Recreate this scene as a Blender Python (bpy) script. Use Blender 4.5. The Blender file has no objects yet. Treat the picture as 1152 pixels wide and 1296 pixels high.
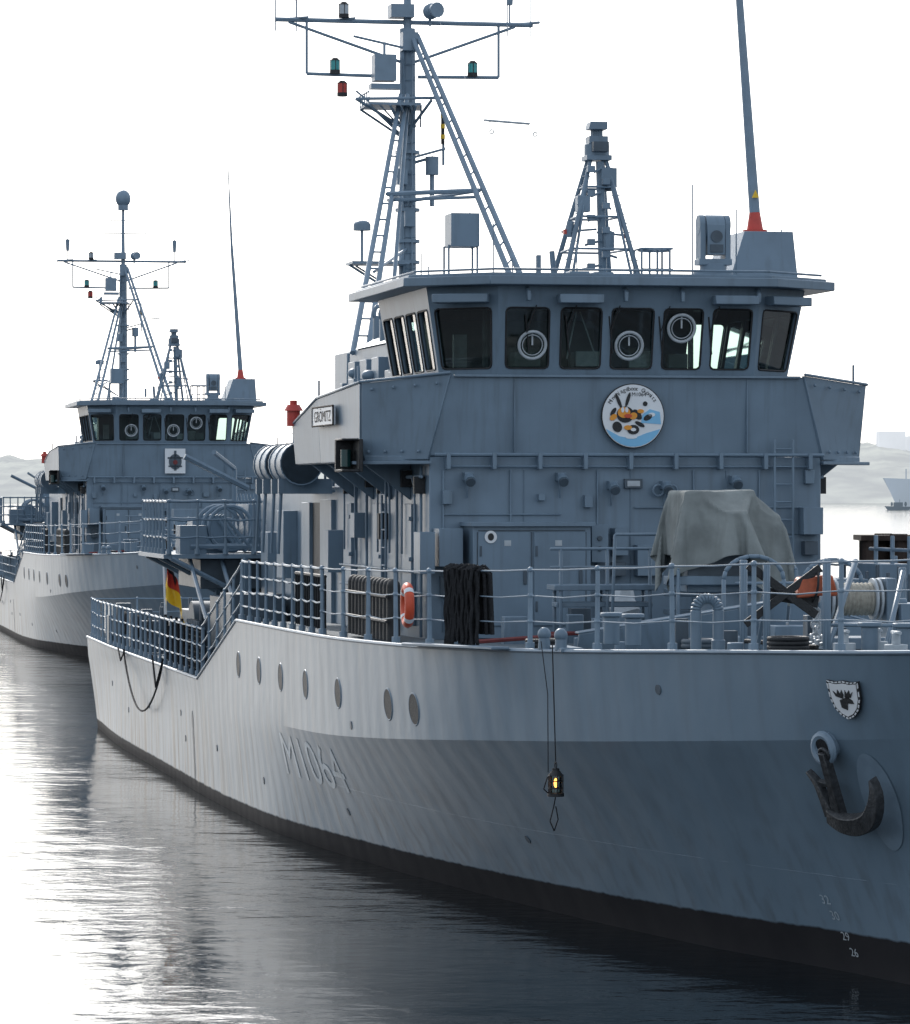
import bpy, bmesh, math, random
from mathutils import Vector, Matrix, noise
from mathutils.bvhtree import BVHTree
random.seed(4)
R=math.radians
scene=bpy.context.scene
V=Vector

# ------------------------------------------------------------------ materials
def newmat(name):
    m=bpy.data.materials.new(name); m.use_nodes=True
    nt=m.node_tree; b=nt.nodes['Principled BSDF']
    return m,nt,b
def N(nt,t,**k):
    n=nt.nodes.new(t)
    for a,v in k.items(): setattr(n,a,v)
    return n
def mat(name,col,rough=.5,metal=0.,var=.15,scale=2.5,streak=.0,bump=.0,bscale=40,emit=None,es=0):
    m,nt,b=newmat(name); L=nt.links
    b.inputs['Roughness'].default_value=rough; b.inputs['Metallic'].default_value=metal
    tc=N(nt,'ShaderNodeTexCoord')
    n1=N(nt,'ShaderNodeTexNoise'); n1.inputs['Scale'].default_value=scale; n1.inputs['Detail'].default_value=6
    L.new(tc.outputs['Object'],n1.inputs['Vector'])
    mx=N(nt,'ShaderNodeMix',data_type='RGBA')
    mr=N(nt,'ShaderNodeMapRange'); mr.inputs[1].default_value=.3; mr.inputs[2].default_value=.7
    L.new(n1.outputs[0],mr.inputs[0]); L.new(mr.outputs[0],mx.inputs[0])
    mx.inputs[6].default_value=(*[c*(1-var) for c in col],1); mx.inputs[7].default_value=(*[min(1,c*(1+var)) for c in col],1)
    out=mx.outputs[2]
    if streak>0:
        mp=N(nt,'ShaderNodeMapping'); mp.inputs['Scale'].default_value=(7,7,.5)
        L.new(tc.outputs['Object'],mp.inputs[0])
        n2=N(nt,'ShaderNodeTexNoise'); n2.inputs['Scale'].default_value=1.3; n2.inputs['Detail'].default_value=4
        L.new(mp.outputs[0],n2.inputs['Vector'])
        m2=N(nt,'ShaderNodeMapRange'); m2.inputs[1].default_value=.52; m2.inputs[2].default_value=.75; m2.inputs[4].default_value=streak
        L.new(n2.outputs[0],m2.inputs[0])
        mm=N(nt,'ShaderNodeMix',data_type='RGBA'); L.new(m2.outputs[0],mm.inputs[0]); L.new(out,mm.inputs[6])
        mm.inputs[7].default_value=(col[0]*.6,col[1]*.57,col[2]*.53,1); out=mm.outputs[2]
    L.new(out,b.inputs['Base Color'])
    if bump>0:
        n3=N(nt,'ShaderNodeTexNoise'); n3.inputs['Scale'].default_value=bscale; L.new(tc.outputs['Object'],n3.inputs['Vector'])
        bp=N(nt,'ShaderNodeBump'); bp.inputs['Strength'].default_value=bump; bp.inputs['Distance'].default_value=.02
        L.new(n3.outputs[0],bp.inputs['Height']); L.new(bp.outputs[0],b.inputs['Normal'])
    if emit:
        b.inputs['Emission Color'].default_value=(*emit,1); b.inputs['Emission Strength'].default_value=es
    return m

PC=(.148,.210,.272)
M={}
M['paint']=mat('grey_blue_paint',PC,.45,var=.10,scale=1.7,streak=.40,bump=.12,bscale=2.2)
M['paint_l']=mat('rail_paint',(.185,.255,.325),.45,var=.10,scale=5)
M['paint_d']=mat('dark_equipment_paint',(.065,.090,.115),.5,var=.2,scale=4,streak=.4)
M['deck']=mat('deck_paint',(.09,.12,.145),.75,var=.25,scale=3,bump=.3,bscale=60)
M['black']=mat('black_rubber',(.016,.017,.019),.6,var=.3,scale=8,bump=.4,bscale=50)
M['rope']=mat('dark_rope',(.016,.017,.020),.9,var=.4,scale=30,bump=.8,bscale=120)
M['white']=mat('white_paint',(.72,.74,.76),.45,var=.05)
M['lgrey']=mat('light_grey_metal',(.40,.44,.47),.4,var=.12,scale=8)
M['red']=mat('red_paint',(.50,.05,.035),.45,var=.12,scale=6)
M['dred']=mat('dull_red_hose',(.16,.03,.03),.7,var=.2,scale=6)
M['orange']=mat('orange_plastic',(.60,.08,.03),.5,var=.15,scale=6)
M['brownor']=mat('weathered_orange_fender',(.38,.085,.035),.55,var=.3,scale=9)
M['yellow']=mat('yellow_paint',(.80,.50,.03),.5,var=.06)
M['beeor']=mat('badge_orange',(.75,.30,.03),.5,var=.06)
M['blue']=mat('sky_blue_paint',(.20,.48,.72),.5,var=.06)
M['teal']=mat('green_lamp_glass',(.02,.30,.30),.2,var=.1)
M['dteal']=mat('dark_lamp_glass',(.01,.05,.05),.2,var=.1)
M['tarp']=mat('canvas_tarp',(.215,.235,.23),.85,var=.2,scale=3,streak=.35,bump=.35,bscale=14)
M['anchor']=mat('anchor_iron',(.045,.048,.052),.5,metal=.3,var=.4,scale=14,bump=.5,bscale=30)
M['beige']=mat('drum_rope',(.34,.32,.27),.8,var=.2,scale=20,bump=.5,bscale=80)
M['wood']=mat('tarred_timber',(.045,.030,.024),.85,var=.5,scale=3,streak=.6,bump=.6,bscale=20)
M['glow']=mat('lantern_flame',(.8,.35,.08),.5,emit=(1,.33,.06),es=7)
M['console']=mat('console_grey',(.16,.19,.20),.6)
g=bpy.data.materials.new('window_glass'); g.use_nodes=True; nt=g.node_tree; nt.nodes.clear()
o=N(nt,'ShaderNodeOutputMaterial'); t=N(nt,'ShaderNodeBsdfTransparent'); gl=N(nt,'ShaderNodeBsdfGlossy'); fr=N(nt,'ShaderNodeFresnel'); mx=N(nt,'ShaderNodeMixShader')
t.inputs[0].default_value=(.62,.74,.71,1); gl.inputs['Roughness'].default_value=.03; fr.inputs[0].default_value=1.7
nt.links.new(fr.outputs[0],mx.inputs[0]); nt.links.new(t.outputs[0],mx.inputs[1]); nt.links.new(gl.outputs[0],mx.inputs[2]); nt.links.new(mx.outputs[0],o.inputs[0])
M['glass']=g
def hullmat(name,c0,c1):
    m,nt,b=newmat(name); L=nt.links
    tc=N(nt,'ShaderNodeTexCoord'); sp=N(nt,'ShaderNodeSeparateXYZ'); L.new(tc.outputs['Object'],sp.inputs[0])
    n1=N(nt,'ShaderNodeTexNoise'); n1.inputs['Scale'].default_value=.9; n1.inputs['Detail'].default_value=7; L.new(tc.outputs['Object'],n1.inputs['Vector'])
    base=N(nt,'ShaderNodeMix',data_type='RGBA'); L.new(n1.outputs[0],base.inputs[0])
    base.inputs[6].default_value=(*c0,1); base.inputs[7].default_value=(*c1,1)
    # broad touched-up paint patches
    n4=N(nt,'ShaderNodeTexNoise'); n4.inputs['Scale'].default_value=.35; n4.inputs['Detail'].default_value=3; L.new(tc.outputs['Object'],n4.inputs['Vector'])
    pr=N(nt,'ShaderNodeMapRange'); pr.inputs[1].default_value=.53; pr.inputs[2].default_value=.56; pr.inputs[4].default_value=.22; L.new(n4.outputs[0],pr.inputs[0])
    pm=N(nt,'ShaderNodeMix',data_type='RGBA'); L.new(pr.outputs[0],pm.inputs[0]); L.new(base.outputs[2],pm.inputs[6]); pm.inputs[7].default_value=(*[c*.7 for c in c0],1)
    mp=N(nt,'ShaderNodeMapping'); mp.inputs['Scale'].default_value=(5,5,.35); L.new(tc.outputs['Object'],mp.inputs[0])
    n2=N(nt,'ShaderNodeTexNoise'); n2.inputs['Scale'].default_value=1; n2.inputs['Detail'].default_value=6; L.new(mp.outputs[0],n2.inputs['Vector'])
    st=N(nt,'ShaderNodeMapRange'); st.inputs[1].default_value=.47; st.inputs[2].default_value=.70; L.new(n2.outputs[0],st.inputs[0])
    lo=N(nt,'ShaderNodeMapRange'); lo.inputs[1].default_value=2.0; lo.inputs[2].default_value=.35; lo.inputs[3].default_value=.28; lo.inputs[4].default_value=.75; L.new(sp.outputs[2],lo.inputs[0])
    af=N(nt,'ShaderNodeMapRange'); af.inputs[1].default_value=8; af.inputs[2].default_value=34; af.inputs[3].default_value=.5; af.inputs[4].default_value=1.6; L.new(sp.outputs[0],af.inputs[0])
    mu=N(nt,'ShaderNodeMath',operation='MULTIPLY'); L.new(st.outputs[0],mu.inputs[0]); L.new(lo.outputs[0],mu.inputs[1])
    mu2=N(nt,'ShaderNodeMath',operation='MULTIPLY',use_clamp=True); L.new(mu.outputs[0],mu2.inputs[0]); L.new(af.outputs[0],mu2.inputs[1])
    gr=N(nt,'ShaderNodeMix',data_type='RGBA'); L.new(mu2.outputs[0],gr.inputs[0]); L.new(pm.outputs[2],gr.inputs[6]); gr.inputs[7].default_value=(.055,.054,.052,1)
    nb=N(nt,'ShaderNodeMath',operation='MULTIPLY_ADD'); L.new(n2.outputs[0],nb.inputs[0]); nb.inputs[1].default_value=.06; L.new(sp.outputs[2],nb.inputs[2])
    nr=N(nt,'ShaderNodeMapRange'); nr.inputs[1].default_value=1; nr.inputs[2].default_value=26; nr.inputs[3].default_value=0; nr.inputs[4].default_value=.27; L.new(sp.outputs[0],nr.inputs[0])
    nb2=N(nt,'ShaderNodeMath',operation='ADD'); L.new(nb.outputs[0],nb2.inputs[0]); L.new(nr.outputs[0],nb2.inputs[1])
    bt=N(nt,'ShaderNodeMapRange'); bt.inputs[1].default_value=.50; bt.inputs[2].default_value=.53; bt.inputs[3].default_value=1; bt.inputs[4].default_value=0; L.new(nb2.outputs[0],bt.inputs[0])
    bc=N(nt,'ShaderNodeMix',data_type='RGBA'); L.new(n1.outputs[0],bc.inputs[0]); bc.inputs[6].default_value=(.010,.011,.015,1); bc.inputs[7].default_value=(.034,.032,.034,1)
    fin=N(nt,'ShaderNodeMix',data_type='RGBA'); L.new(bt.outputs[0],fin.inputs[0]); L.new(gr.outputs[2],fin.inputs[6]); L.new(bc.outputs[2],fin.inputs[7])
    L.new(fin.outputs[2],b.inputs['Base Color'])
    ro=N(nt,'ShaderNodeMapRange'); ro.inputs[3].default_value=.40; ro.inputs[4].default_value=.7; L.new(bt.outputs[0],ro.inputs[0]); L.new(ro.outputs[0],b.inputs['Roughness'])
    so_=N(nt,'ShaderNodeMapRange'); so_.inputs[3].default_value=.42; so_.inputs[4].default_value=.15; L.new(bt.outputs[0],so_.inputs[0]); L.new(so_.outputs[0],b.inputs['Specular IOR Level'])
    wv=N(nt,'ShaderNodeTexWave',wave_type='BANDS',bands_direction='X'); wv.inputs['Scale'].default_value=.5; wv.inputs['Distortion'].default_value=.4; L.new(tc.outputs['Object'],wv.inputs['Vector'])
    mp3=N(nt,'ShaderNodeMapping'); mp3.inputs['Scale'].default_value=(.9,1,.7); mp3.inputs['Rotation'].default_value=(0,R(35),0); L.new(tc.outputs['Object'],mp3.inputs[0])
    n3=N(nt,'ShaderNodeTexNoise'); n3.inputs['Scale'].default_value=1.0; n3.inputs['Detail'].default_value=3; L.new(mp3.outputs[0],n3.inputs['Vector'])
    ad=N(nt,'ShaderNodeMath',operation='MULTIPLY_ADD'); L.new(wv.outputs[0],ad.inputs[0]); ad.inputs[1].default_value=.14; L.new(n3.outputs[0],ad.inputs[2])
    bp=N(nt,'ShaderNodeBump'); bp.inputs['Strength'].default_value=.5; bp.inputs['Distance'].default_value=.045; L.new(ad.outputs[0],bp.inputs['Height']); L.new(bp.outputs[0],b.inputs['Normal'])
    return m
M['hull']=hullmat('hull_paint',(.128,.188,.246),(.168,.236,.300))
M['faded']=hullmat('faded_number_paint',(.34,.42,.48),(.46,.54,.60))

# ------------------------------------------------------------------ mesh builder
class PB:
    def __init__(s,name,mat,bevel=0): s.n=name; s.m=mat; s.bm=bmesh.new(); s.bevel=bevel; s.rec=True
    def hexa(s,p):
        v=[s.bm.verts.new(q) for q in p]
        for f in ((0,3,2,1),(4,5,6,7),(0,1,5,4),(1,2,6,5),(2,3,7,6),(3,0,4,7)): s.bm.faces.new([v[i] for i in f])
    def box(s,u0,u1,v0,v1,z0,z1):
        s.hexa([(u0,v0,z0),(u1,v0,z0),(u1,v1,z0),(u0,v1,z0),(u0,v0,z1),(u1,v0,z1),(u1,v1,z1),(u0,v1,z1)])
    def quad(s,pts,off):
        off=V(off); pts=[V(p) for p in pts]; s.hexa([p for p in pts]+[p+off for p in pts])
    def face(s,pts): s.bm.faces.new([s.bm.verts.new(p) for p in pts])
    def prism(s,pts,off):
        off=V(off); a=[s.bm.verts.new(p) for p in pts]; b=[s.bm.verts.new(V(p)+off) for p in pts]; n=len(a)
        s.bm.faces.new(a[::-1]); s.bm.faces.new(b)
        for i in range(n): s.bm.faces.new((a[i],a[(i+1)%n],b[(i+1)%n],b[i]))
    def cyl(s,p1,p2,r1,r2=None,n=8,cap=True):
        p1=V(p1);p2=V(p2); r2=r1 if r2 is None else r2; d=(p2-p1)
        if d.length<1e-6: return
        d.normalize(); a=d.orthogonal().normalized(); b=d.cross(a)
        A=[];B=[]
        for i in range(n):
            t=2*math.pi*i/n; w=a*math.cos(t)+b*math.sin(t)
            A.append(s.bm.verts.new(p1+w*r1)); B.append(s.bm.verts.new(p2+w*r2))
        for i in range(n): s.bm.faces.new((A[i],A[(i+1)%n],B[(i+1)%n],B[i]))
        if cap: s.bm.faces.new(A[::-1]); s.bm.faces.new(B)
    def tube(s,pts,r,n=6,closed=False):
        pts=[V(p) for p in pts]
        m=len(pts)
        for i in range(m if closed else m-1): s.cyl(pts[i],pts[(i+1)%m],r,n=n)
    def torus(s,c,nrm,Rr,r,seg=24,n=8,sx=1,a0=0,a1=2*math.pi):
        c=V(c); nrm=V(nrm).normalized(); a=nrm.orthogonal().normalized()
        if abs(nrm.z)<.9: a=V((0,0,1)).cross(nrm).normalized()
        b=nrm.cross(a); full=abs(a1-a0-2*math.pi)<1e-4
        rings=[]
        for i in range(seg+(0 if full else 1)):
            t=a0+(a1-a0)*i/seg; dr=a*math.cos(t)*sx+b*math.sin(t); cc=c+dr*Rr; e=dr.normalized()
            rings.append([s.bm.verts.new(cc+e*r*math.cos(2*math.pi*j/n)+nrm*r*math.sin(2*math.pi*j/n)) for j in range(n)])
        for i in range(len(rings)-(0 if full else 1)):
            A=rings[i];B=rings[(i+1)%len(rings)]
            for j in range(n): s.bm.faces.new((A[j],A[(j+1)%n],B[(j+1)%n],B[j]))
    def sph(s,c,r,sc=(1,1,1),u=16,v=10):
        bmesh.ops.create_uvsphere(s.bm,u_segments=u,v_segments=v,radius=r,matrix=Matrix.Translation(c)@Matrix.Diagonal((*sc,1)))
    def disc(s,c,nrm,r,th=.02,n=40,sx=1,sy=1):
        c=V(c);nrm=V(nrm).normalized(); a=V((0,0,1)).cross(nrm).normalized(); b=nrm.cross(a)
        s.prism([c+a*r*sx*math.cos(2*math.pi*i/n)+b*r*sy*math.sin(2*math.pi*i/n) for i in range(n)],nrm*th)
    def obj(s,parent=None,smooth=True):
        if s.rec: bmesh.ops.recalc_face_normals(s.bm,faces=s.bm.faces)
        else:
            s.bm.normal_update()
            for f in s.bm.faces:
                if f.normal.y<0: f.normal_flip()
        me=bpy.data.meshes.new(s.n); s.bm.to_mesh(me); s.bm.free()
        ms=s.m if isinstance(s.m,list) else [s.m]
        for k in ms: me.materials.append(M[k] if isinstance(k,str) else k)
        if smooth and len(me.polygons):
            me.polygons.foreach_set('use_smooth',[True]*len(me.polygons)); me.set_sharp_from_angle(angle=R(38))
        ob=bpy.data.objects.new(s.n,me); scene.collection.objects.link(ob)
        if s.bevel:
            md=ob.modifiers.new('bevel','BEVEL'); md.width=s.bevel; md.segments=1; md.limit_method='ANGLE'; md.angle_limit=R(40)
        if parent: ob.parent=parent
        return ob
def empty(name,loc=(0,0,0),rz=0):
    e=bpy.data.objects.new(name,None); e.empty_display_size=.5; scene.collection.objects.link(e); e.location=loc; e.rotation_euler=(0,0,rz); return e
def lerp(a,b,t): return V(a)*(1-t)+V(b)*t

def pch(tab):
    xs=[p[0] for p in tab]; ys=[p[1] for p in tab]; n=len(xs)
    d=[(ys[i+1]-ys[i])/(xs[i+1]-xs[i]) for i in range(n-1)]
    m=[d[0]]+[0 if d[i-1]*d[i]<=0 else 2*d[i-1]*d[i]/(d[i-1]+d[i]) for i in range(1,n-1)]+[d[-1]]
    def f(x):
        x=max(xs[0],min(xs[-1],x))
        i=0
        while i<n-2 and x>xs[i+1]: i+=1
        h=xs[i+1]-xs[i]; t=(x-xs[i])/h
        return (2*t**3-3*t*t+1)*ys[i]+(t**3-2*t*t+t)*h*m[i]+(-2*t**3+3*t*t)*ys[i+1]+(t**3-t*t)*h*m[i+1]
    return f
def text2d(body,size=1.0):
    cu=bpy.data.curves.new('tmp','FONT'); cu.body=body; cu.size=size; cu.resolution_u=3
    ob=bpy.data.objects.new('tmp',cu); scene.collection.objects.link(ob)
    dg=bpy.context.evaluated_depsgraph_get(); me=ob.evaluated_get(dg).to_mesh()
    vs=[(v.co.x,v.co.y) for v in me.vertices]; fs=[list(p.vertices) for p in me.polygons]
    bpy.data.objects.remove(ob); bpy.data.curves.remove(cu)
    return vs,fs
def put_text(pb,body,size,fn):
    vs,fs=text2d(body,size)
    if not vs: return
    x0=min(v[0] for v in vs); x1=max(v[0] for v in vs)
    bv=[pb.bm.verts.new(fn(x-x0,y,x1-x0)) for x,y in vs]
    for f in fs:
        try: pb.bm.faces.new([bv[i] for i in f])
        except ValueError: pass

# ------------------------------------------------------------------ cloth drape for the covered gun (simulated, then frozen)
def drape():
    col=PB('tmp_collider','paint')
    for (u0,u1,v0,v1,z0,z1) in ((7.45,8.5,-.66,.66,4.3,5.08),(7.5,8.4,.30,.64,5.0,5.52),(7.6,8.4,-.30,-.12,5.0,5.53),(7.2,7.6,-.1,.15,5.0,5.25),(7.5,8.3,-.62,-.45,5.0,5.2)):
        col.box(u0,u1,v0,v1,z0,z1)
    co=col.obj(None,False); cm=co.modifiers.new('c','COLLISION'); co.collision.thickness_outer=.012; co.collision.cloth_friction=30
    n=64; sx,sy=2.95,3.1; bm=bmesh.new(); vs=[]
    for i in range(n+1):
        for j in range(n+1):
            u=7.97+(i/n-.5)*sx; v=0.0+(j/n-.5)*sy
            vs.append(bm.verts.new((u+.02*noise.noise(V((i*.2,j*.2,0))),v,5.62+.02*noise.noise(V((i*.15,j*.15,3))))))
    for i in range(n):
        for j in range(n): bm.faces.new((vs[i*(n+1)+j],vs[(i+1)*(n+1)+j],vs[(i+1)*(n+1)+j+1],vs[i*(n+1)+j+1]))
    me=bpy.data.meshes.new('tmp_cloth'); bm.to_mesh(me); bm.free()
    ob=bpy.data.objects.new('tmp_cloth',me); scene.collection.objects.link(ob)
    m=ob.modifiers.new('cloth','CLOTH'); s=m.settings; s.quality=6; s.mass=.35; s.tension_stiffness=25; s.compression_stiffness=25; s.shear_stiffness=8; s.bending_stiffness=.35; s.air_damping=2
    m.collision_settings.collision_quality=3; m.collision_settings.distance_min=.012; m.collision_settings.use_self_collision=False
    m.point_cache.frame_start=1; m.point_cache.frame_end=70
    for f in range(1,61): scene.frame_set(f)
    dg=bpy.context.evaluated_depsgraph_get(); em=ob.evaluated_get(dg).to_mesh()
    pts=[v.co.copy() for v in em.vertices]; fcs=[tuple(p.vertices) for p in em.polygons]
    bpy.data.objects.remove(ob); bpy.data.objects.remove(co); scene.frame_set(1)
    return pts,fcs
try: DR=drape()
except Exception as ex: print('drape failed',ex); DR=None

# ------------------------------------------------------------------ hull
fw=pch([(-.8,0),(1,.5),(3.5,1.35),(9.4,2.65),(14.7,3.5),(22,4.2),(30,4.3),(42,4.3),(50,4.05)])
fc=pch([(-2.5,0),(-1.2,.88),(1,1.82),(5.2,3.20),(9.5,4.02),(15,4.33),(22,4.39),(50,4.27)])
fd=pch([(-3.2,0),(-2.3,.66),(1.2,2.02),(4.5,3.15),(6.7,3.74),(9.7,4.14),(15,4.38),(23,4.42),(42,4.42),(50,4.3)])
zc=pch([(-2.5,2.88),(5.2,2.42),(16,1.92),(24,1.78),(50,1.7)])
zs=pch([(-3.2,3.85),(-2.3,3.8),(1.2,3.68),(4.5,3.57),(9.7,3.46),(15,3.40),(23.4,3.36)])
def zd(u):
    if u<=23.4: return zs(u)
    if u<=28.6: return 3.36+(2.14-3.36)*(u-23.4)/5.2
    return 2.14
UD=[-3.2,-3.0,-2.7,-2.3,-1.8,-1.2,-.6,0,.6]+[1.2+i*.7 for i in range(0,31)]
UD=[u for u in UD if u<23.0]+[23.4,24.4,25.5,26.6,27.6,28.6]+[30+i*2 for i in range(0,11)]
def hull_col(t):
    uw=-.8+50.8*t; uc=-2.5+52.5*t; ud=-3.2+53.2*t
    W=V((uw,fw(uw),0)); C=V((uc,fc(uc),zc(uc))); D=V((ud,fd(ud),zd(ud)))
    K=V((uw+.25,W.y*.8,-1.4))
    col=[K,W]
    for f in (.1,.2,.32,.45,.58,.72,.86):
        col.append(V((W.x+(C.x-W.x)*f,W.y+(C.y-W.y)*f**1.22,C.z*f)))
    col.append(C)
    for f in (.33,.67): col.append(V((C.x+(D.x-C.x)*f,C.y+(D.y-C.y)*f,C.z+(D.z-C.z)*f)))
    col.append(D); return col
hull=PB('hull','hull')
cols=[hull_col((u+3.2)/53.2) for u in UD]
chine=[c[9].copy() for c in cols]
S=[[hull.bm.verts.new(p) for p in c] for c in cols]
P=[[hull.bm.verts.new((p.x,-p.y,p.z)) for p in c] for c in cols]
for i in range(len(cols)-1):
    for j in range(len(cols[0])-1):
        for G in (S,P):
            q=(G[i][j],G[i+1][j],G[i+1][j+1],G[i][j+1]) 
            hull.bm.faces.new(q)
hull.bm.faces.new([v for v in S[-1]]+[v for v in P[-1]][::-1])
bmesh.ops.remove_doubles(hull.bm,verts=hull.bm.verts,dist=.001)
bvh=BVHTree.FromBMesh(hull.bm)
def hs(u,z,off=.008):
    l,n,i,d=bvh.ray_cast(V((u,14,z)),V((0,-1,0)))
    if l is None: return V((u,fd(u),z)),V((0,1,0))
    if n.y<0: n=-n
    return l+n*off,n
ship=empty('minehunter_ship',(5.1,44.7,0),R(101))
parts=[]
def add(pb): 
    o=pb.obj(ship); parts.append(o); return o
ho=add(hull)
ck={(round(p.x,2),round(abs(p.y),2),round(p.z,2)) for p in chine if p.x<19}
kk=[(round(v.co.x,2),round(abs(v.co.y),2),round(v.co.z,2)) in ck for v in ho.data.vertices]
for e in ho.data.edges:
    if kk[e.vertices[0]] and kk[e.vertices[1]]: e.use_edge_sharp=True
deck=PB('deck','deck')
for i in range(len(cols)-1):
    a=cols[i][-1];b=cols[i+1][-1]; dz=V((0,0,-.03))
    if a.y<.01: deck.face([a+dz,b+dz,V((b.x,-b.y,b.z))+dz])
    else: deck.face([a+dz,b+dz,V((b.x,-b.y,b.z))+dz,V((a.x,-a.y,a.z))+dz])
add(deck)
rim=PB('gunwale_strip','paint_l')
for sgn in (1,-1):
    rim.tube([(c[-1].x,c[-1].y*sgn,c[-1].z) for c in cols],.026)
add(rim)
ph=PB('porthole_rims','paint'); pg=PB('porthole_glass','black')
for u in (9.0,10.3,13.4,16.1,18.5,20.8,23.2):
    l,n=hs(u,2.62,.0); 
    ph.torus(l-n*.005,n,.215,.016); pg.disc(l-n*.02,n,.205,.028)
    l2=V((l.x,-l.y,l.z)); n2=V((n.x,-n.y,n.z)); ph.torus(l2,n2,.215,.016); pg.disc(l2-n2*.02,n2,.205,.028)
add(ph); add(pg)
# scuppers, discharge openings and draught-weld plates
sc=PB('hull_discharges','paint_d')
for u,z in ((2.2,3.2),(7.4,1.0),(12.6,2.2),(15.3,.75),(21.2,.8),(26.5,1.0),(31,.9),(31.6,1.35),(37,1.2),(41,.9),(44.5,1.3)):
    l,n=hs(u,z,0); sc.disc(l-n*.01,n,.06,.02,n=14)
for u in (29.8,):
    for z in (.4,.7,1.0,1.3): l,n=hs(u,z,0); sc.disc(l-n*.01,n,.12,.015,n=10,sy=1.6)
add(sc)

# ------------------------------------------------------------------ rails
rail=PB('guard_rails','paint_l')
def path_len(pts):
    L=[0]
    for i in range(1,len(pts)): L.append(L[-1]+(pts[i]-pts[i-1]).length)
    return L
def at(pts,L,d):
    for i in range(1,len(pts)):
        if d<=L[i]+1e-6: return lerp(pts[i-1],pts[i],(d-L[i-1])/max(1e-6,L[i]-L[i-1]))
    return pts[-1].copy()
def railing(pb,pts,h=1.0,sp=1.5,levels=(.33,.66,1.),rp=.026,rr=.013,jit=.0):
    pts=[V(p) for p in pts]; L=path_len(pts); n=max(1,round(L[-1]/sp))
    ps=[at(pts,L,L[-1]*i/n) for i in range(n+1)]
    for p in ps:
        tl=V((random.uniform(-.012,.012),random.uniform(-.012,.012),h))
        pb.cyl(p,p+tl,rp*1.15,rp*.9,n=7); pb.cyl(p,p+V((0,0,.1)),rp*2,n=8)
        for k in levels: pb.sph(p+tl*k,rp*1.35,u=7,v=5)
    for k in levels:
        for i in range(n):
            a=ps[i]+V((0,0,h*k)); b=ps[i+1]+V((0,0,h*k)); m=(a+b)/2-V((0,0,random.uniform(.01,.035) if k<1 else .01))
            pb.tube([a,m,b],rr if k<1 else rr*1.25,n=5)
for sg in (1,-1):
    fwd=[V((u,sg*(fd(u)-.09),zd(u))) for u in [-2.6+.65*i for i in range(41)] if u<=15]
    railing(rail,fwd,1.0,1.7,(.36,.68,1.),rr=.009,rp=.03)
    mid=[V((u,sg*(fd(u)-.09),zd(u))) for u in (15,17,19,21,23.3)]
    railing(rail,mid,1.0,.95,(.25,.5,.75,1.),rr=.016)
    slope=[V((23.4,sg*4.33,3.36)),V((28.6,sg*4.33,2.14))]
    railing(rail,slope,.95,1.0,(.33,.66,1.),rr=.018)
    aft=[V((28.6+i*2.1,sg*4.3,2.14)) for i in range(10)]+[V((49.7,sg*4.2,2.14))]
    railing(rail,aft,.9,.85,(.33,.66,1.),rr=.016)
railing(rail,[V((49.8,-4.2,2.14)),V((49.8,4.2,2.14))],.9,1.0)
add(rail)

# ------------------------------------------------------------------ superstructure
sup=PB('superstructure','paint',.015)
sup.box(13.5,21,-2.95,2.95,3.2,6.04)
sup.box(21,31,-2.9,2.9,2.0,5.62)
sup.box(21.5,28.5,-1.9,1.9,5.6,8.05)
sup.box(28.5,31,-1.6,1.6,5.6,6.6)
sup.box(31,36,-2.0,1.2,2.1,4.4)
for sg in (1,-1):
    sup.prism([(13.52,sg*2.95,5.97),(14.25,sg*3.78,5.97),(20.8,sg*3.78,5.97),(20.8,sg*2.95,5.97)],(0,0,.09))
for sg in (1,-1):
    for u in (15,16.6,18.2,19.8): sup.prism([(u,sg*2.95,5.97),(u,sg*3.7,5.97),(u,sg*2.95,5.4)],(.05,0,0))
th=.08
sup.quad([(13.42,2.72,7.22),(13.42,-2.72,7.22),(13.5,-2.95,6.05),(13.5,2.95,6.05)],(th,0,0))
for sg in (1,-1):
    sup.quad([(13.52,sg*2.73,7.22),(18.2,sg*2.7,7.22),(18.2,sg*2.75,6.06),(13.6,sg*2.9,6.06)],(0,-sg*th,0))
sup.box(18.15,18.25,-2.7,2.7,6.05,7.2)
add(sup)
wing=PB('bridge_wing_bulwarks','paint',.01)
for sg in (1,-1):
    wing.quad([(13.38,sg*2.66,7.24),(14.15,sg*3.84,7.12),(14.4,sg*3.80,6.0),(13.46,sg*2.98,6.0)],(.05,-sg*.03,0))
    wing.quad([(14.2,sg*3.86,7.12),(18.2,sg*3.86,6.98),(18.2,sg*3.8,5.98),(14.44,sg*3.82,5.98)],(0,-sg*.05,0))
    wing.quad([(18.2,sg*3.86,6.98),(20.8,sg*3.86,6.6),(20.8,sg*3.8,5.98),(18.2,sg*3.8,5.98)],(0,-sg*.05,0))
    wing.tube([(13.36,sg*2.66,7.26),(14.15,sg*3.86,7.14),(18.2,sg*3.86,7.0),(20.8,sg*3.86,6.62)],.025)
    wing.quad([(13.36,sg*2.95,5.93),(14.3,sg*3.95,5.93),(14.6,sg*3.95,5.93),(13.6,sg*2.95,5.93)],(0,0,.05))
    for k in (.15,.4,.65,.9):
        p=lerp((13.36,sg*2.68,7.12),(14.12,sg*3.82,7.02),k); wing.sph(p,.025,u=8,v=6)
        p=lerp((13.43,sg*2.98,6.12),(14.36,sg*3.80,6.12),k); wing.sph(p,.025,u=8,v=6)
add(wing)

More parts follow.
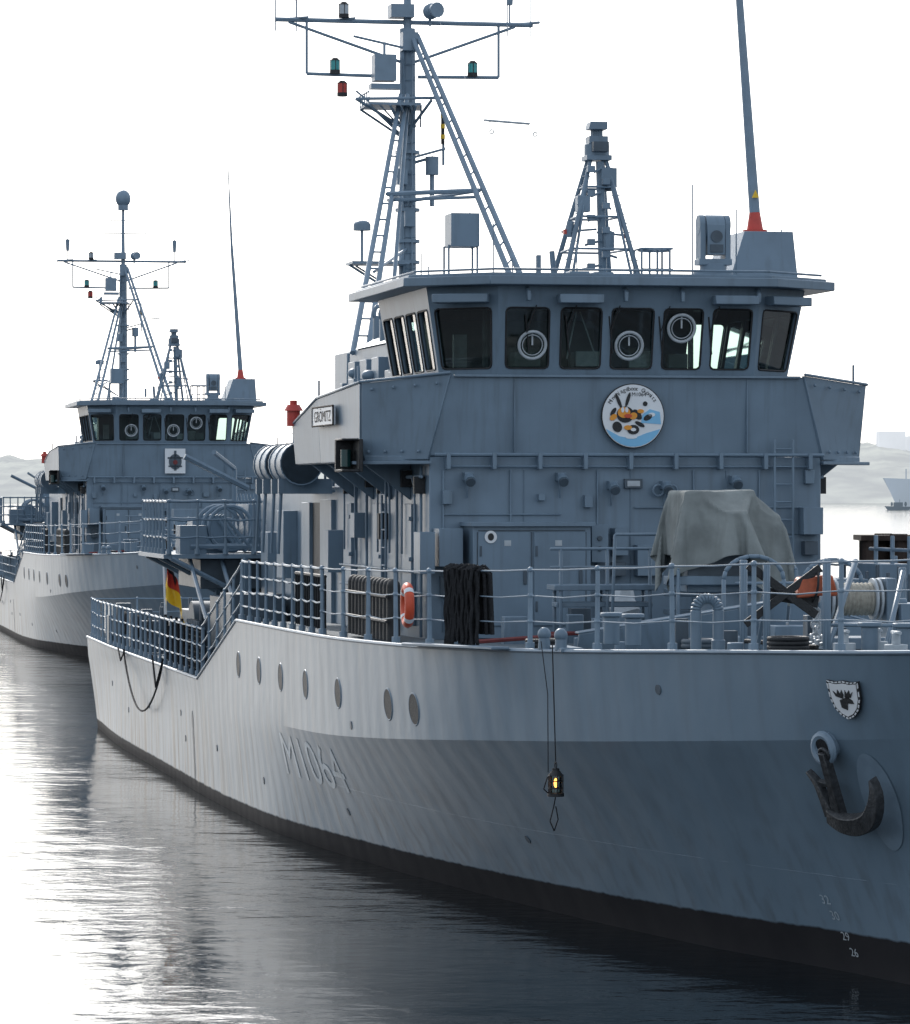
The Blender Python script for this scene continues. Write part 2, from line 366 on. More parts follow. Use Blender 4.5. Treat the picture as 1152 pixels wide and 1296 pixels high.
wall=PB('wheelhouse_walls','paint'); glass=PB('wheelhouse_windows','glass'); gask=PB('window_gaskets','black')
def window_wall(B0,B1,T0,T1,wins,h0,h1,inside,thk=.07,rad=.07):
    B0,B1,T0,T1=map(V,(B0,B1,T0,T1)); Pf=lambda a,b: lerp(lerp(B0,B1,a),lerp(T0,T1,a),b)
    n=(B1-B0).cross(T0-B0).normalized()
    if n.dot(V(inside)-B0)<0: n=-n
    off=n*thk; W=(B1-B0).length; H=(T0-B0).length
    wall.quad([Pf(0,0),Pf(1,0),Pf(1,h0),Pf(0,h0)],off); wall.quad([Pf(0,h1),Pf(1,h1),Pf(1,1),Pf(0,1)],off)
    e=[0]+[x for w in wins for x in w]+[1]
    for i in range(0,len(e),2): wall.quad([Pf(e[i],h0),Pf(e[i+1],h0),Pf(e[i+1],h1),Pf(e[i],h1)],off)
    for a0,a1 in wins:
        glass.face([Pf(a0,h0)+n*.045,Pf(a1,h0)+n*.045,Pf(a1,h1)+n*.045,Pf(a0,h1)+n*.045])
        ra=rad/W; rb=rad/H; loop=[]
        for ca,cb,sa,sb,t0 in ((a0,h0,1,1,180),(a1,h0,-1,1,270),(a1,h1,-1,-1,0),(a0,h1,1,-1,90)):
            arc=[]
            for k in range(6):
                t=R(t0+k*18); arc.append(Pf(ca+sa*ra+ra*math.cos(t),cb+sb*rb+rb*math.sin(t)))
            for k in range(5): wall.face([Pf(ca,cb)+n*.01,arc[k]+n*.01,arc[k+1]+n*.01])
            loop+=arc
        gask.tube(loop,.015,n=5,closed=True)
zb,zt=7.2,8.53; ins=(16,0,7.8)
b=[(13.55,1.93),(14.3,2.65),(18.2,2.65)]; t_=[(13.28,1.97),(14.12,2.88),(18.25,2.88)]
fl=lambda p,z,s=1:(p[0],p[1]*s,z)
H1=.76
window_wall(fl(b[0],zb),fl(b[0],zb,-1),fl(t_[0],zt),fl(t_[0],zt,-1),[(.03,.195),(.24,.395),(.435,.595),(.635,.785),(.825,.975)],.1,H1,ins)
for s in (1,-1):
    window_wall(fl(b[0],zb,s),fl(b[1],zb,s),fl(t_[0],zt,s),fl(t_[1],zt,s),[(.1,.93)],.1,H1,ins)
    window_wall(fl(b[1],zb,s),fl(b[2],zb,s),fl(t_[1],zt,s),fl(t_[2],zt,s),[(.04,.24),(.28,.48),(.52,.72),(.76,.96)],.1,H1,ins)
window_wall((18.2,2.65,zb),(18.2,-2.65,zb),(18.25,2.88,zt),(18.25,-2.88,zt),[(.06,.14),(.88,.985)],.1,H1,ins)
wall.box(13.5,18.2,-2.6,2.6,6.3,6.34)
add(wall); add(glass); add(gask)
roof=PB('wheelhouse_roof','paint',.01)
rp=[(13.0,2.15),(13.95,3.25),(18.7,3.28),(18.7,-3.28),(13.95,-3.3),(13.0,-2.15)]
roof.prism([(x,y,8.53) for x,y in rp],(0,0,.13))
roof.prism([(x+.12 if x<18 else x-.1,y*.97,8.66) for x,y in rp],(0,0,.05))
add(roof)
inr=PB('bridge_interior','console',.01)
inr.box(14.5,15.0,-1.9,1.9,6.34,7.38); inr.box(16.3,16.8,.6,1.1,6.34,7.75); inr.box(16.3,16.8,-1.2,-.7,6.34,7.75); inr.box(17.4,18.0,-.4,2.2,6.34,8.2)
inr.box(14.6,14.8,.2,.6,7.38,7.62); inr.box(14.6,14.8,-1.2,-.9,7.38,7.6)
inr.box(14.4,14.7,1.1,1.5,7.38,7.6); inr.box(14.4,18.0,-2.4,2.4,8.38,8.5)
inr.tube([(15.6,-1.5,6.3),(15.6,-1.5,8.4)],.05); inr.tube([(15.6,1.7,6.3),(15.6,1.7,8.4)],.05)
add(inr)
ip=PB('bridge_interior_screens','lgrey')
ip.box(14.45,14.5,.1,.55,7.4,7.62); ip.box(16.25,16.3,-1.1,-.8,7.3,7.7); ip.box(14.4,14.45,-.5,-.25,7.38,7.58); ip.box(15.5,15.6,2.0,2.2,7.4,7.9); ip.tube([(14.2,.3,7.5),(14.2,.55,8.2)],.012); ip.tube([(14.2,.75,7.5),(14.2,.6,8.2)],.012)
add(ip)
vis=PB('window_lamp_housings','paint',.02)
for v in (.78,-1.55,): vis.box(13.02,13.25,v-.33,v+.33,8.27,8.40)
vis.quad([(13.5,2.05,8.28),(13.9,2.75,8.28),(13.6,2.9,8.28),(13.2,2.15,8.28)],(0,0,.13))
vis.quad([(13.5,-2.05,8.28),(13.9,-2.7,8.28),(13.6,-2.85,8.28),(13.2,-2.15,8.28)],(0,0,.13))
for v in (1.55,.1,-.75,-1.9):
    vis.cyl((13.12,v,8.42),(13.25,v,8.5),.03); vis.box(13.1,13.2,v-.03,v+.03,8.3,8.45)
add(vis)
cv=PB('clear_view_screens','lgrey')
def fu(z): return 13.55-(z-7.2)/1.33*.27
nf=V((-1,0,-.2))
for v,z in ((1.43,7.67),(-.02,7.67),(-.8,7.93)):
    cv.torus((fu(z)+.0,v,z),nf,.2,.024,seg=28); cv.torus((fu(z)+.0,v,z),nf,.15,.008,seg=20)
    cv.box(fu(z)+.0,fu(z)+.02,v-.012,v+.012,z,z+.2)
add(cv)
wp=PB('wipers','black')
for v in (1.35,.75,.1,-.65,-1.4,): 
    wp.tube([(fu(8.2)-.05,v+.05,8.25),(fu(7.85)-.03,v+.18,7.85)],.01); wp.tube([(fu(7.95)-.03,v+.2,8.1),(fu(7.5)-.03,v+.13,7.55)],.012)
add(wp)

ff=PB('bulkhead_fittings','paint',.006)
ff.tube([(13.34,2.9,6.07),(13.34,-2.95,6.07)],.028); ff.tube([(13.42,2.7,5.9),(13.42,-2.8,5.9)],.018)
for i in range(9):
    v=2.7-i*.68; ff.box(13.3,13.5,v-.03,v+.03,5.86,6.1)
for v,z in ((2.4,5.74),(1.02,5.74),(.25,5.62),(-.55,5.62),(-1.6,5.7)):
    ff.box(13.3,13.5,v-.06,v+.06,z-.05,z+.07); ff.cyl((13.32,v,z),(13.2,v,z-.06),.07,.085,n=14); ff.cyl((13.45,v,z),(13.45,v,z-.3),.012)
for v,z in ((-.45,5.55),(-.65,5.55)): ff.torus((13.4,v,z),(1,0,0),.08,.02)
for v in (2.75,1.75,.45,-1.0,-2.0): ff.tube([(13.47,v,3.5),(13.47,v,5.85)],.016)
ff.tube([(13.47,2.75,5.2),(13.47,1.0,5.2)],.014); ff.tube([(13.46,-.1,5.3),(13.46,-2.75,5.3)],.014)
for v in (1.55,-.05,-1.5): ff.box(13.485,13.5,v-.006,v+.006,3.4,5.85)
ff.box(13.485,13.5,-2.9,2.9,4.9,4.915)
ff.box(12.75,13.5,.72,2.45,3.42,5.03); ff.box(12.68,13.5,.66,2.5,5.03,5.09)
for a,bb in ((2.38,1.62),(1.56,.8)): ff.box(12.725,12.75,bb,a,3.6,4.95)
ff.box(13.0,13.5,2.55,2.9,4.45,5.0); ff.box(12.9,13.4,2.98,3.2,4.35,4.95)
ff.box(13.2,13.5,.35,.6,4.5,5.05); ff.box(13.25,13.5,-.5,-.1,4.3,4.75); ff.box(13.2,13.5,-2.9,-2.6,4.9,5.3)
ff.box(13.1,13.5,-1.6,-1.1,4.4,4.9); ff.box(13.2,13.5,.05,.25,4.6,5.0)
for v,z,w,h in ((2.7,5.35,.14,.2),(.6,5.3,.12,.18),(-1.15,5.4,.2,.14),(-2.75,5.65,.14,.2),(-.9,5.05,.1,.16),(-2.0,5.1,.16,.22),(1.3,5.4,.1,.1)):
    ff.box(13.38,13.5,v-w/2,v+w/2,z,z+h)
for s in (-2.2,-2.48): ff.tube([(13.35,s,4.5),(13.35,s,6.3)],.022)
for i in range(7): ff.tube([(13.35,-2.2,4.6+i*.26),(13.35,-2.48,4.6+i*.26)],.014)
ff.box(13.36,13.46,-2.6,2.6,7.2,7.235)
for v in (1.7,-1.8): ff.box(13.41,13.5,v-.01,v+.01,6.1,7.2)
add(ff)
fd2=PB('bulkhead_dark_fittings','paint_d',.004)
fd2.box(13.44,13.5,-.22,.05,5.58,5.72)
for a,bb in ((2.38,1.62),(1.56,.8)):
    fd2.box(12.70,12.73,bb+.05,bb+.1,4.2,4.4); fd2.box(12.71,12.73,a-.05,a-.02,3.8,3.95); fd2.box(12.71,12.73,a-.05,a-.02,4.6,4.75)
for z in (4.7,4.85): fd2.cyl((13.18,.48,z),(13.2,.48,z),.04)
for a in (2.39,1.59,.79): fd2.box(12.742,12.752,a-.008,a+.008,3.6,4.95)
fd2.box(12.742,12.752,.8,2.38,4.96,4.98)
for v,z in ((2.4,5.70),(1.02,5.70),(.25,5.58),(-.55,5.58),(-1.6,5.66)): fd2.cyl((13.19,v,z-.03),(13.17,v,z-.04),.07,n=12)
for v,z,w,h in ((-2.75,4.6,.2,.2),(.15,4.3,.18,.2),(-1.9,4.4,.3,.3),(2.7,4.0,.2,.3)): fd2.box(13.3,13.5,v-w/2,v+w/2,z,z+h)
add(fd2)
lab=PB('labels','lgrey'); 
lab.box(12.72,12.748,1.9,2.0,4.75,4.83); lab.box(12.72,12.748,1.15,1.25,4.75,4.83); lab.box(13.43,13.44,-.18,.01,5.61,5.69)
lab.box(12.72,12.748,1.0,1.06,4.1,4.2); add(lab)
sd=PB('house_side_fittings','paint',.006); sdk=PB('house_side_doorways','black')
for sg in (1,-1):
    for u in (14.6,17.2,20.0):
        sd.box(u,u+.75,sg*2.95,sg*3.02,3.55,5.35)
        for z in (3.8,4.5,5.1): sd.box(u-.03,u+.08,sg*3.0,sg*3.06,z,z+.06)
    sdk.box(23.6,24.6,sg*2.88,sg*2.92,3.3,5.35)
    sd.box(24.6,25.5,sg*2.9,sg*2.98,3.3,5.35); sd.box(22.3,23.5,sg*2.9,sg*2.97,3.3,5.4)
    for z in (4.35,4.05): sd.tube([(13.6,sg*3.05,z),(20.9,sg*3.05,z)],.02)
    sd.tube([(13.7,sg*3.03,5.75),(21,sg*3.03,5.75)],.03)
    for u in (13.9,15.9,18.6,19.6): sd.tube([(u,sg*3.0,3.4),(u,sg*3.0,5.9)],.025)
    for u in (16.3,16.65): sd.tube([(u,sg*3.1,3.45),(u,sg*3.1,6.0)],.02)
    for i in range(9): sd.tube([(16.3,sg*3.1,3.6+i*.27),(16.65,sg*3.1,3.6+i*.27)],.014)
    for u,z,w,h in ((18.9,4.8,.4,.4),(21.5,4.2,.5,.7),(26.5,4.0,.8,1.2),(28.4,4.2,.9,.6)): sd.box(u,u+w,sg*2.9,sg*3.15,z,z+h)
    sdk.box(16.9,17.05,sg*2.96,sg*3.1,4.8,5.2)
    for i in range(7):
        u=13.8+i*1.05; sdk.box(u,u+.1,sg*2.96,sg*3.12,5.5+.1*(i%3),5.75+.1*(i%3)); sd.tube([(u+.3,sg*3.06,4.6),(u+.3,sg*3.06,5.6),(u+.55,sg*3.06,5.75)],.018)
add(sd); add(sdk)
rk=PB('bottle_rack','black')
for i in range(12):
    u=12.0+i*.3; rk.cyl((u,3.75,3.42),(u,3.75,4.2),.1,n=10); rk.sph((u,3.75,4.2),.1,u=10,v=6)
rk.tube([(11.8,3.88,4.05),(15.5,3.88,4.05)],.025); rk.tube([(11.8,3.88,3.7),(15.5,3.88,3.7)],.025)
for i in range(14):
    rk.tube([(15.9+i*.22,4.1,3.45),(15.9+i*.22,4.1,4.25)],.022)
rk.tube([(15.9,4.1,4.25),(18.8,4.1,4.25)],.03)
add(rk)
rf=PB('liferaft_canisters','paint',.0)
for sg in (1,-1):
    for u in (21.8,23.6):
        rf.cyl((u,sg*3.55,6.0),(u+1.35,sg*3.55,6.0),.34,n=20); 
        for k in (.0,.66,1.32): rf.cyl((u+k,sg*3.55,6.0),(u+k+.05,sg*3.55,6.0),.36,n=20)
        rf.box(u+.2,u+.3,sg*3.0,sg*3.9,5.5,5.75); rf.box(u+1.0,u+1.1,sg*3.0,sg*3.9,5.5,5.75)
        for k in (.25,1.05): rf.tube([(u+k,sg*2.95,5.55),(u+k,sg*3.85,5.55),(u+k,sg*3.9,4.5)],.03)
add(rf)
cl=PB('upper_deck_clutter','paint',.008)
cl.box(19.2,20.4,.9,1.9,6.05,7.5); cl.box(19.0,20.5,-2,-1,6.05,7.4)
cl.box(18.9,19.7,2.1,2.6,6.05,7.15)
for u,v,z in ((20.8,2.3,7.3),(23,2.2,7.7),(25,2.1,7.8)):
    cl.cyl((u,v,6),(u,v,z-.2),.07,n=10); cl.sph((u,v,z-.2),.14,(1,1,.7))
cl.prism([(22,1.95,8.05),(22,1.0,8.55),(22,-1.0,8.55),(22,-1.95,8.05)],(4,0,0))
for u in (22.4,23.6,24.8): cl.box(u,u+.7,1.9,2.15,6.5,7.8)
for i in range(8): cl.tube([(21.6+i*.9,2.75,5.6),(21.6+i*.9,2.75,6.6)],.025)
cl.tube([(21.6,2.75,6.6),(28,2.75,6.6)],.022); cl.tube([(21.6,2.75,6.1),(28,2.75,6.1)],.018)
cl.tube([(19.0,3.7,6.05),(19.0,3.7,7.3)],.02)
for i,(u,v) in enumerate(((21.8,1.5),(22.6,1.8),(24.2,1.7),(26,1.5))):
    cl.cyl((u,v,8.0),(u,v,8.35+.1*i),.12,n=10); cl.torus((u,v,8.4+.1*i),(1,.3,0),.12,.04,seg=12)
rs=random.Random(9)
for i in range(26):
    u=19.5+rs.random()*8; v=1.7+rs.random()*1.0; z=6.1+rs.random()*1.6*(1 if v<2.2 else .4); w=.12+.3*rs.random()
    cl.box(u,u+w*1.4,v,v+w,z-.3,z+w)
for i in range(10):
    u=20+rs.random()*7; v=1.9+rs.random()*.8; cl.tube([(u,v,6.05),(u+rs.uniform(-.2,.2),v,7.0+rs.random())],.03)
cl.tube([(14.6,-3.78,7.1),(14.6,-3.78,7.45)],.02)
add(cl)
nb=PB('sidelight_screen','black',.01)
for sg in (1,):
    nb.box(14.0,14.7,sg*3.84,sg*3.90,5.82,6.3); nb.box(14.0,14.7,sg*3.90,sg*4.15,5.82,5.86); nb.box(14.6,14.7,sg*3.9,sg*4.15,5.86,6.3); nb.box(14.0,14.7,sg*3.9,sg*4.15,6.28,6.31)
add(nb)
sl=PB('sidelight_lamp','dteal'); sl.cyl((14.4,4.03,5.9),(14.4,4.03,6.15),.08,n=12); add(sl)
slr=PB('red_beacon','red')
slr.cyl((20.7,3.85,6.6),(20.7,3.85,6.85),.11,n=12); slr.cyl((20.7,3.85,6.85),(20.7,3.85,6.95),.16,.1,n=12); slr.cyl((20.7,3.85,6.95),(20.7,3.85,7.02),.06,n=12)
add(slr)
nbd=PB('name_board','white',.004); nbd.box(16.2,18.2,3.89,3.93,6.55,6.84); o=add(nbd)
nbf=PB('name_board_frame','wood'); nbf.tube([(16.2,3.93,6.55),(18.2,3.93,6.55),(18.2,3.93,6.84),(16.2,3.93,6.84)],.015,closed=True)
put_text(nbf,'GRÖMITZ',.24,lambda x,y,w:(18.0-x*1.6/w,3.936,6.61+y)); add(nbf)

rq=PB('roof_equipment','paint',.008)
rq.hexa([(15.4,-2.05,8.7),(17.2,-2.05,8.7),(17.2,-3.15,8.7),(15.4,-3.15,8.7),(15.6,-2.35,9.52),(17.0,-2.35,9.52),(17.0,-3.12,9.52),(15.6,-3.12,9.52)])
c=(14.1,-1.46)
rq.cyl((*c,8.7),(*c,8.8),.3,n=20); rq.cyl((*c,8.8),(*c,8.92),.2,n=20)
rq.box(c[0]-.16,c[0]+.16,c[1]-.25,c[1]+.25,8.9,8.99)
for s in (1,-1):
    rq.box(c[0]-.15,c[0]+.15,c[1]+s*.19-.04,c[1]+s*.19+.04,8.95,9.5)
    rq.cyl((c[0],c[1]+s*.15,9.5),(c[0],c[1]+s*.235,9.5),.15,n=20)
rq.cyl((c[0],c[1]-.14,9.46),(c[0],c[1]+.14,9.46),.19,n=22); rq.box(c[0]-.2,c[0]+.1,c[1]-.13,c[1]+.13,9.05,9.5)
for u,v in ((18.6,1.22),(18.6,1.68),(19.0,1.22),(19.0,1.68)): rq.tube([(u,v,8.6),(u,v,9.45)],.02)
rq.box(18.5,19.05,1.2,1.66,9.42,9.95); rq.tube([(18.8,1.3,9.9),(18.8,1.3,10.1)],.01)
rq.box(18.5,18.9,1.3,1.6,8.66,8.95)
rq.box(15.2,15.7,-.2,.1,8.7,8.85); rq.box(14.2,14.5,.4,.7,8.7,8.8)
for v in (-1.05,-1.3,-1.5):
    rq.tube([(16.9,v,8.7),(16.9,v,9.32),(17.4,v,9.32),(17.4,v,8.7)],.02)
rq.tube([(16.9,-1.05,9.32),(16.9,-1.55,9.32)],.02); rq.tube([(16.9,-1.05,9.0),(16.9,-1.55,9.0)],.015)
rq.torus((17.1,-1.3,9.3),(0,0,1),.25,.018,seg=18,n=5)
for u,v,h in ((16,-3.05,.9),(15.1,-1.4,1.5),(14.6,-1.95,1.1),(17.4,.9,.5),(15.5,.3,.6),(18.2,2.2,.6),(16.5,2.4,.3),(18.4,1.0,1.1)):
    rq.tube([(u,v,8.68),(u,v,8.68+h)],.012)
rq.box(16.9,17.0,.55,.62,8.9,9.2)
rq.tube([(18.5,3.1,8.76),(14.1,3.05,8.76),(13.15,2.05,8.76),(13.15,-2.05,8.76),(14.0,-3.1,8.76)],.02)
ap=V((17.5,-.47,10.75)); base=[(16.9,.2,8.7),(16.9,-1.05,8.7),(18.4,-.9,8.7),(18.4,.1,8.7)]
tops=[ap+V((-.1,.12,0)),ap+V((-.1,-.12,0)),ap+V((.1,-.12,0)),ap+V((.1,.12,0))]
for p,q in zip(base,tops): rq.cyl(p,q,.045,.035)
for k in (.3,.55,.78):
    r=[lerp(p,q,k) for p,q in zip(base,tops)]; rq.tube(r,.02,closed=True)
for k in range(1,14):
    for (p,q) in ((base[0],tops[0]),(base[1],tops[1])):
        m=lerp(p,q,k/14); s=V((0,.07,0)); rq.tube([m-s,m+s],.01)
for (p,q) in ((base[0],tops[0]),(base[1],tops[1])): rq.tube([V(p)+V((0,-.12 if p[1]>0 else .12,0)),V(q)],.025)
rq.cyl((17.4,-.55,8.7),(17.4,-.5,10.7),.07)
rq.box(17.3,17.7,-.67,-.27,10.72,10.8); rq.cyl((17.5,-.47,10.8),(17.5,-.47,10.98),.2,n=16); rq.box(17.35,17.65,-.62,-.32,10.98,11.1)
rq.cyl((17.5,-.47,11.08),(17.5,-.47,11.2),.1); rq.hexa([(17.3,-.3,11.2),(17.6,-.3,11.2),(17.6,-.6,11.2),(17.3,-.6,11.2),(17.3,-.33,11.32),(17.6,-.33,11.32),(17.6,-.6,11.32),(17.3,-.6,11.32)])
rq.tube([(17.5,-.47,9.6),(17.5,-1.0,9.55)],.02); rq.tube([(17.5,-.47,9.65),(17.5,.1,9.6)],.02)
rq.box(17.3,17.5,-.75,-.5,10.3,10.6); rq.box(17.2,17.4,-.3,-.1,9.9,10.15); rq.cyl((17.3,-.62,9.3),(17.3,-.62,9.6),.09)
rq.cyl((17.2,.02,9.5),(17.2,.02,9.75),.06); rq.tube([(17.5,.2,8.7),(17.5,.25,9.3)],.05)
for i in range(9):
    z=9.0+i*.19; rq.tube([(17.25,-.47+.3*(-1)**i*(1-i/12),z),(17.3,-.5,z+.08)],.022); rq.box(17.2,17.3,-.5+.12*(-1)**i,-.38+.12*(-1)**i,z,z+.1)
add(rq)
rd=PB('roof_dark_fittings','paint_d')
rd.cyl((17.5,-.62,10.25),(17.5,-.62,10.55),.11,n=12); rd.cyl((13.9,-1.46,9.32),(13.88,-1.46,9.32),.09,n=16); rd.box(13.88,13.9,-1.56,-1.36,9.08,9.2)
rd.box(17.2,17.8,-.6,-.35,10.85,11.0); add(rd)
rr_=PB('red_fittings','red')
rr_.cyl((16.2,-2.68,9.52),(16.2,-2.68,9.58),.19,n=14); rr_.cyl((16.2,-2.68,9.58),(16.2,-2.675,9.85),.13,.085,n=14)
rr_.box(17.2,17.3,.0,.12,9.55,9.62); rr_.cyl((17.3,-.9,9.5),(17.3,-.9,9.6),.04); add(rr_)
wh=PB('whip_antenna','paint_l'); wh.cyl((16.2,-2.675,9.85),(16.3,-2.38,14.2),.085,.05,n=12); wh.cyl((16.3,-2.38,14.2),(16.35,-2.25,17.2),.045,.015,n=8); add(wh)
wy=PB('warning_triangle','yellow'); wy.prism([(16.07,-2.71,10.07),(16.07,-2.6,10.07),(16.07,-2.655,10.19)],(.02,0,0)); add(wy)

ms=PB('main_mast','paint_l')
U=31.5
ms.cyl((U,0,5.6),(U,0,14.4),.19,.15,n=14); ms.cyl((U,0,14.4),(U,0,16.6),.08,.05,n=10)
def ladder(p,q,w,step,r1=.05,r2=.018,axis=(1,0,0)):
    p=V(p);q=V(q);ax=V(axis).normalized()*w
    ms.cyl(p-ax/2,q-ax/4,r1,r1*.8); ms.cyl(p+ax/2,q+ax/4,r1,r1*.8)
    n=int((q-p).length/step)
    for i in range(1,n):
        k=i/n; m=lerp(p,q,k); a=ax*(1-.5*k)/2; ms.tube([m-a,m+a],r2)
ladder((26,-1.55,8.0),(31.2,-.1,14.2),.28,.45,.06,axis=(.4,-.6,.6))
ladder((26.3,1.8,8.0),(31.2,.12,13.1),.28,.45,.055,axis=(.2,-1,0))
ms.cyl((26.8,1.2,8.0),(31.2,.05,12.9),.04)
a=lerp((26.3,1.8,8.0),(31.2,.12,13.1),.6); b_=lerp((26,-1.55,8.0),(31.2,-.1,14.2),.5)
ms.tube([a,b_],.045); ms.tube([a,(U,0,11.1)],.04); ms.tube([b_,(U,0,11.1)],.04)
ms.tube([a+V((0,0,-.12)),b_+V((0,0,-.12))],.03)
ms.tube([lerp((26.3,1.8,8.0),(31.2,.12,13.1),.3),(U,0,10.2)],.03); 
ms.tube([(U,2.55,14.52),(U,-2.45,14.52)],.045); ms.tube([(U,1.95,13.5),(U,.3,13.48)],.035); ms.tube([(U,-1.78,13.5),(U,-.2,13.48)],.035)
for v in (1.95,-1.78): ms.tube([(U,v,14.52),(U,v,13.5)],.03)
ms.tube([(U,2.3,14.48),(U,.1,13.75)],.03); ms.tube([(U,-2.1,14.48),(U,-.1,13.75)],.03)
for v in (2.55,2.15,-1.95,-2.4): ms.tube([(U,v,14.3),(U,v,15.1)],.014)
for v in (2.15,-2.0): ms.cyl((U,v,14.9),(U,v,15.35),.06,.09,n=8); ms.tube([(U,v,14.5),(U,v,15.4)],.02)
for v,w in ((2.1,.1),(-2.4,.1),(1.2,.05)): ms.tube([(U-.15,v-.15,14.56),(U+.15,v+.15,14.56)],.03)
ms.tube([(U,.9,15.6),(U,-.9,15.6)],.02); ms.tube([(U,.5,16.1),(U,-.5,16.1)],.018); ms.tube([(U,.5,16.1),(U,.5,16.4)],.02); ms.tube([(U,-.9,15.6),(U,-.9,15.9)],.02)
ms.cyl((U,0,16.5),(U,0,16.7),.2,n=16); ms.sph((U,0,16.95),.3,(1,1,1.15))
ms.prism([(U-.9,.9,12.85),(U-.9,-.1,12.85),(U+.2,-.3,12.85),(U+.2,.9,12.85)],(0,0,.05))
for p in ((.9,-.9),(.5,-.9),(0,-.9),(.9,.1)): ms.tube([(U+p[1],p[0],12.85),(U,0,12.25)],.025)
ms.tube([(U-.9,.9,12.9),(U-.9,1.15,13.1)],.02)
for k in range(6): ms.tube([(U-.9,.9-.2*k,12.85),(U-.3,.3-.1*k,12.5)],.018)
ms.tube([(U-.9,1.15,12.95),(U-.3,.1,12.45)],.03); ms.tube([(U-.9,-.3,12.95),(U-.3,.0,12.45)],.03); ms.tube([(U-.9,1.15,12.95),(U-.9,-.5,13.0)],.03)
for i in range(5): ms.tube([(U-.9+i*.25,.9,12.88),(U-.9+i*.25,.9,13.1)],.014)
ms.tube([(U-.9,.9,13.1),(U+.2,.9,13.1)],.016)
ms.box(U-.5,U-.1,.3,.72,13.35,13.85); ms.box(U-.45,U-.15,.2,.78,13.2,13.3); ms.tube([(U-.3,.5,13.85),(U-.3,.5,14.1)],.03); ms.tube([(U-.3,1.1,14.2),(U-.3,-.1,13.95)],.025)
ms.box(U-.35,U,-.15,.15,13.95,14.3); ms.sph((U-.2,-.42,14.72),.16); ms.cyl((U-.2,-.42,14.72),(U-.45,-.5,14.72),.1,.15,n=12)
ms.cyl((U-.1,-.42,14.45),(U-.1,-.42,14.7),.03); ms.box(U-.2,U+.2,-.1,.35,14.6,14.85)
ms.tube([(U,-.5,11.95),(U,0,11.8)],.03); ms.cyl((U-.1,-.46,11.6),(U-.1,-.46,11.95),.13,n=12); ms.tube([(U-.1,-.46,11.0),(U-.1,-.46,11.6)],.05)
ms.tube([(U,-.7,11.8),(U,-.7,12.9)],.03); ms.tube([(U-.2,-.7,12.1),(U-.2,0,11.9)],.025)
for z in (9.9,10.3,10.9,12.0): ms.cyl((U,0,z),(U,0,z+.06),.24,n=14)
ms.prism([(U-.8,1.2,9.85),(U-.8,.1,9.85),(U,.1,9.85),(U,1.2,9.85)],(0,0,.05)); ms.tube([(U-.4,1.2,9.85),(U,.2,9.3)],.025); ms.tube([(U-.8,.3,9.3),(U,1.0,9.85)],.02)
ms.cyl((U-.4,.95,10.5),(U-.4,.95,10.62),.17,n=14); ms.sph((U-.4,.95,10.62),.16,(1,1,.5)); ms.tube([(U-.4,.95,9.9),(U-.4,.95,10.5)],.03)
ms.tube([(U-.15,.1,9),(U-.15,.1,14)],.018); ms.tube([(U-.22,-.05,9),(U-.22,-.05,14)],.018)
for i in range(16): ms.tube([(U-.15,.1,9.2+i*.3),(U-.22,-.12,9.2+i*.3)],.012)
ms.box(U-.3,U-.15,-.1,.1,10.6,10.9); ms.box(U-.3,U-.1,.05,.25,11.4,11.7)
ms.tube([(34,.4,4.4),(34,.4,8.2)],.05)
add(ms)
ml=PB('mast_lamp_housings','black')
for v,z in ((1.42,13.55),(-1.25,13.55),(1.25,14.62),(1.28,13.12)):
    ml.cyl((U-.1,v,z-.05),(U-.1,v,z+.02),.1,n=12); ml.cyl((U-.1,v,z+.2),(U-.1,v,z+.25),.1,.05,n=12); 
    for k in range(4): ml.tube([(U-.1+.09*math.cos(k*1.57),v+.09*math.sin(k*1.57),z),(U-.1+.09*math.cos(k*1.57),v+.09*math.sin(k*1.57),z+.22)],.008)
ml.tube([(U-.05,-.68,12.2),(U-.05,-.68,12.8)],.04); add(ml)
mg=PB('mast_lamps_green','teal')
for v in (1.42,-1.25): mg.cyl((U-.1,v,13.57),(U-.1,v,13.75),.085,n=12)
add(mg)
mr_=PB('mast_lamps_red','red'); mr_.cyl((U-.1,1.28,13.14),(U-.1,1.28,13.32),.085,n=12); add(mr_)
mw=PB('mast_lamps_clear','lgrey'); mw.cyl((U-.1,1.25,14.64),(U-.1,1.25,14.82),.085,n=12); add(mw)
my=PB('antenna_warning_bands','yellow')
for z in (12.3,12.5,12.7): my.cyl((U-.05,-.68,z),(U-.05,-.68,z+.08),.045,n=8)
add(my)
ae=PB('wire_aerial','lgrey')
ae.tube([(25,-.18,12.05),(25,-1.0,12.0)],.022)
ae.tube([(31.3,-1.9,14.5),(25,-1.0,12.0),(17.6,-.9,10.9)],.003,n=4); ae.tube([(31.3,-.6,14.5),(25,-.18,12.05),(17.6,-.1,10.9)],.003,n=4)
for v,z in ((-.32,11.85),(-1.1,11.82)): ae.torus((25,v,z),(1,0,0),.035,.012,seg=10,n=5); ae.tube([(25,v,z+.03),(25,v+.1,z+.2)],.004,n=4)
add(ae)

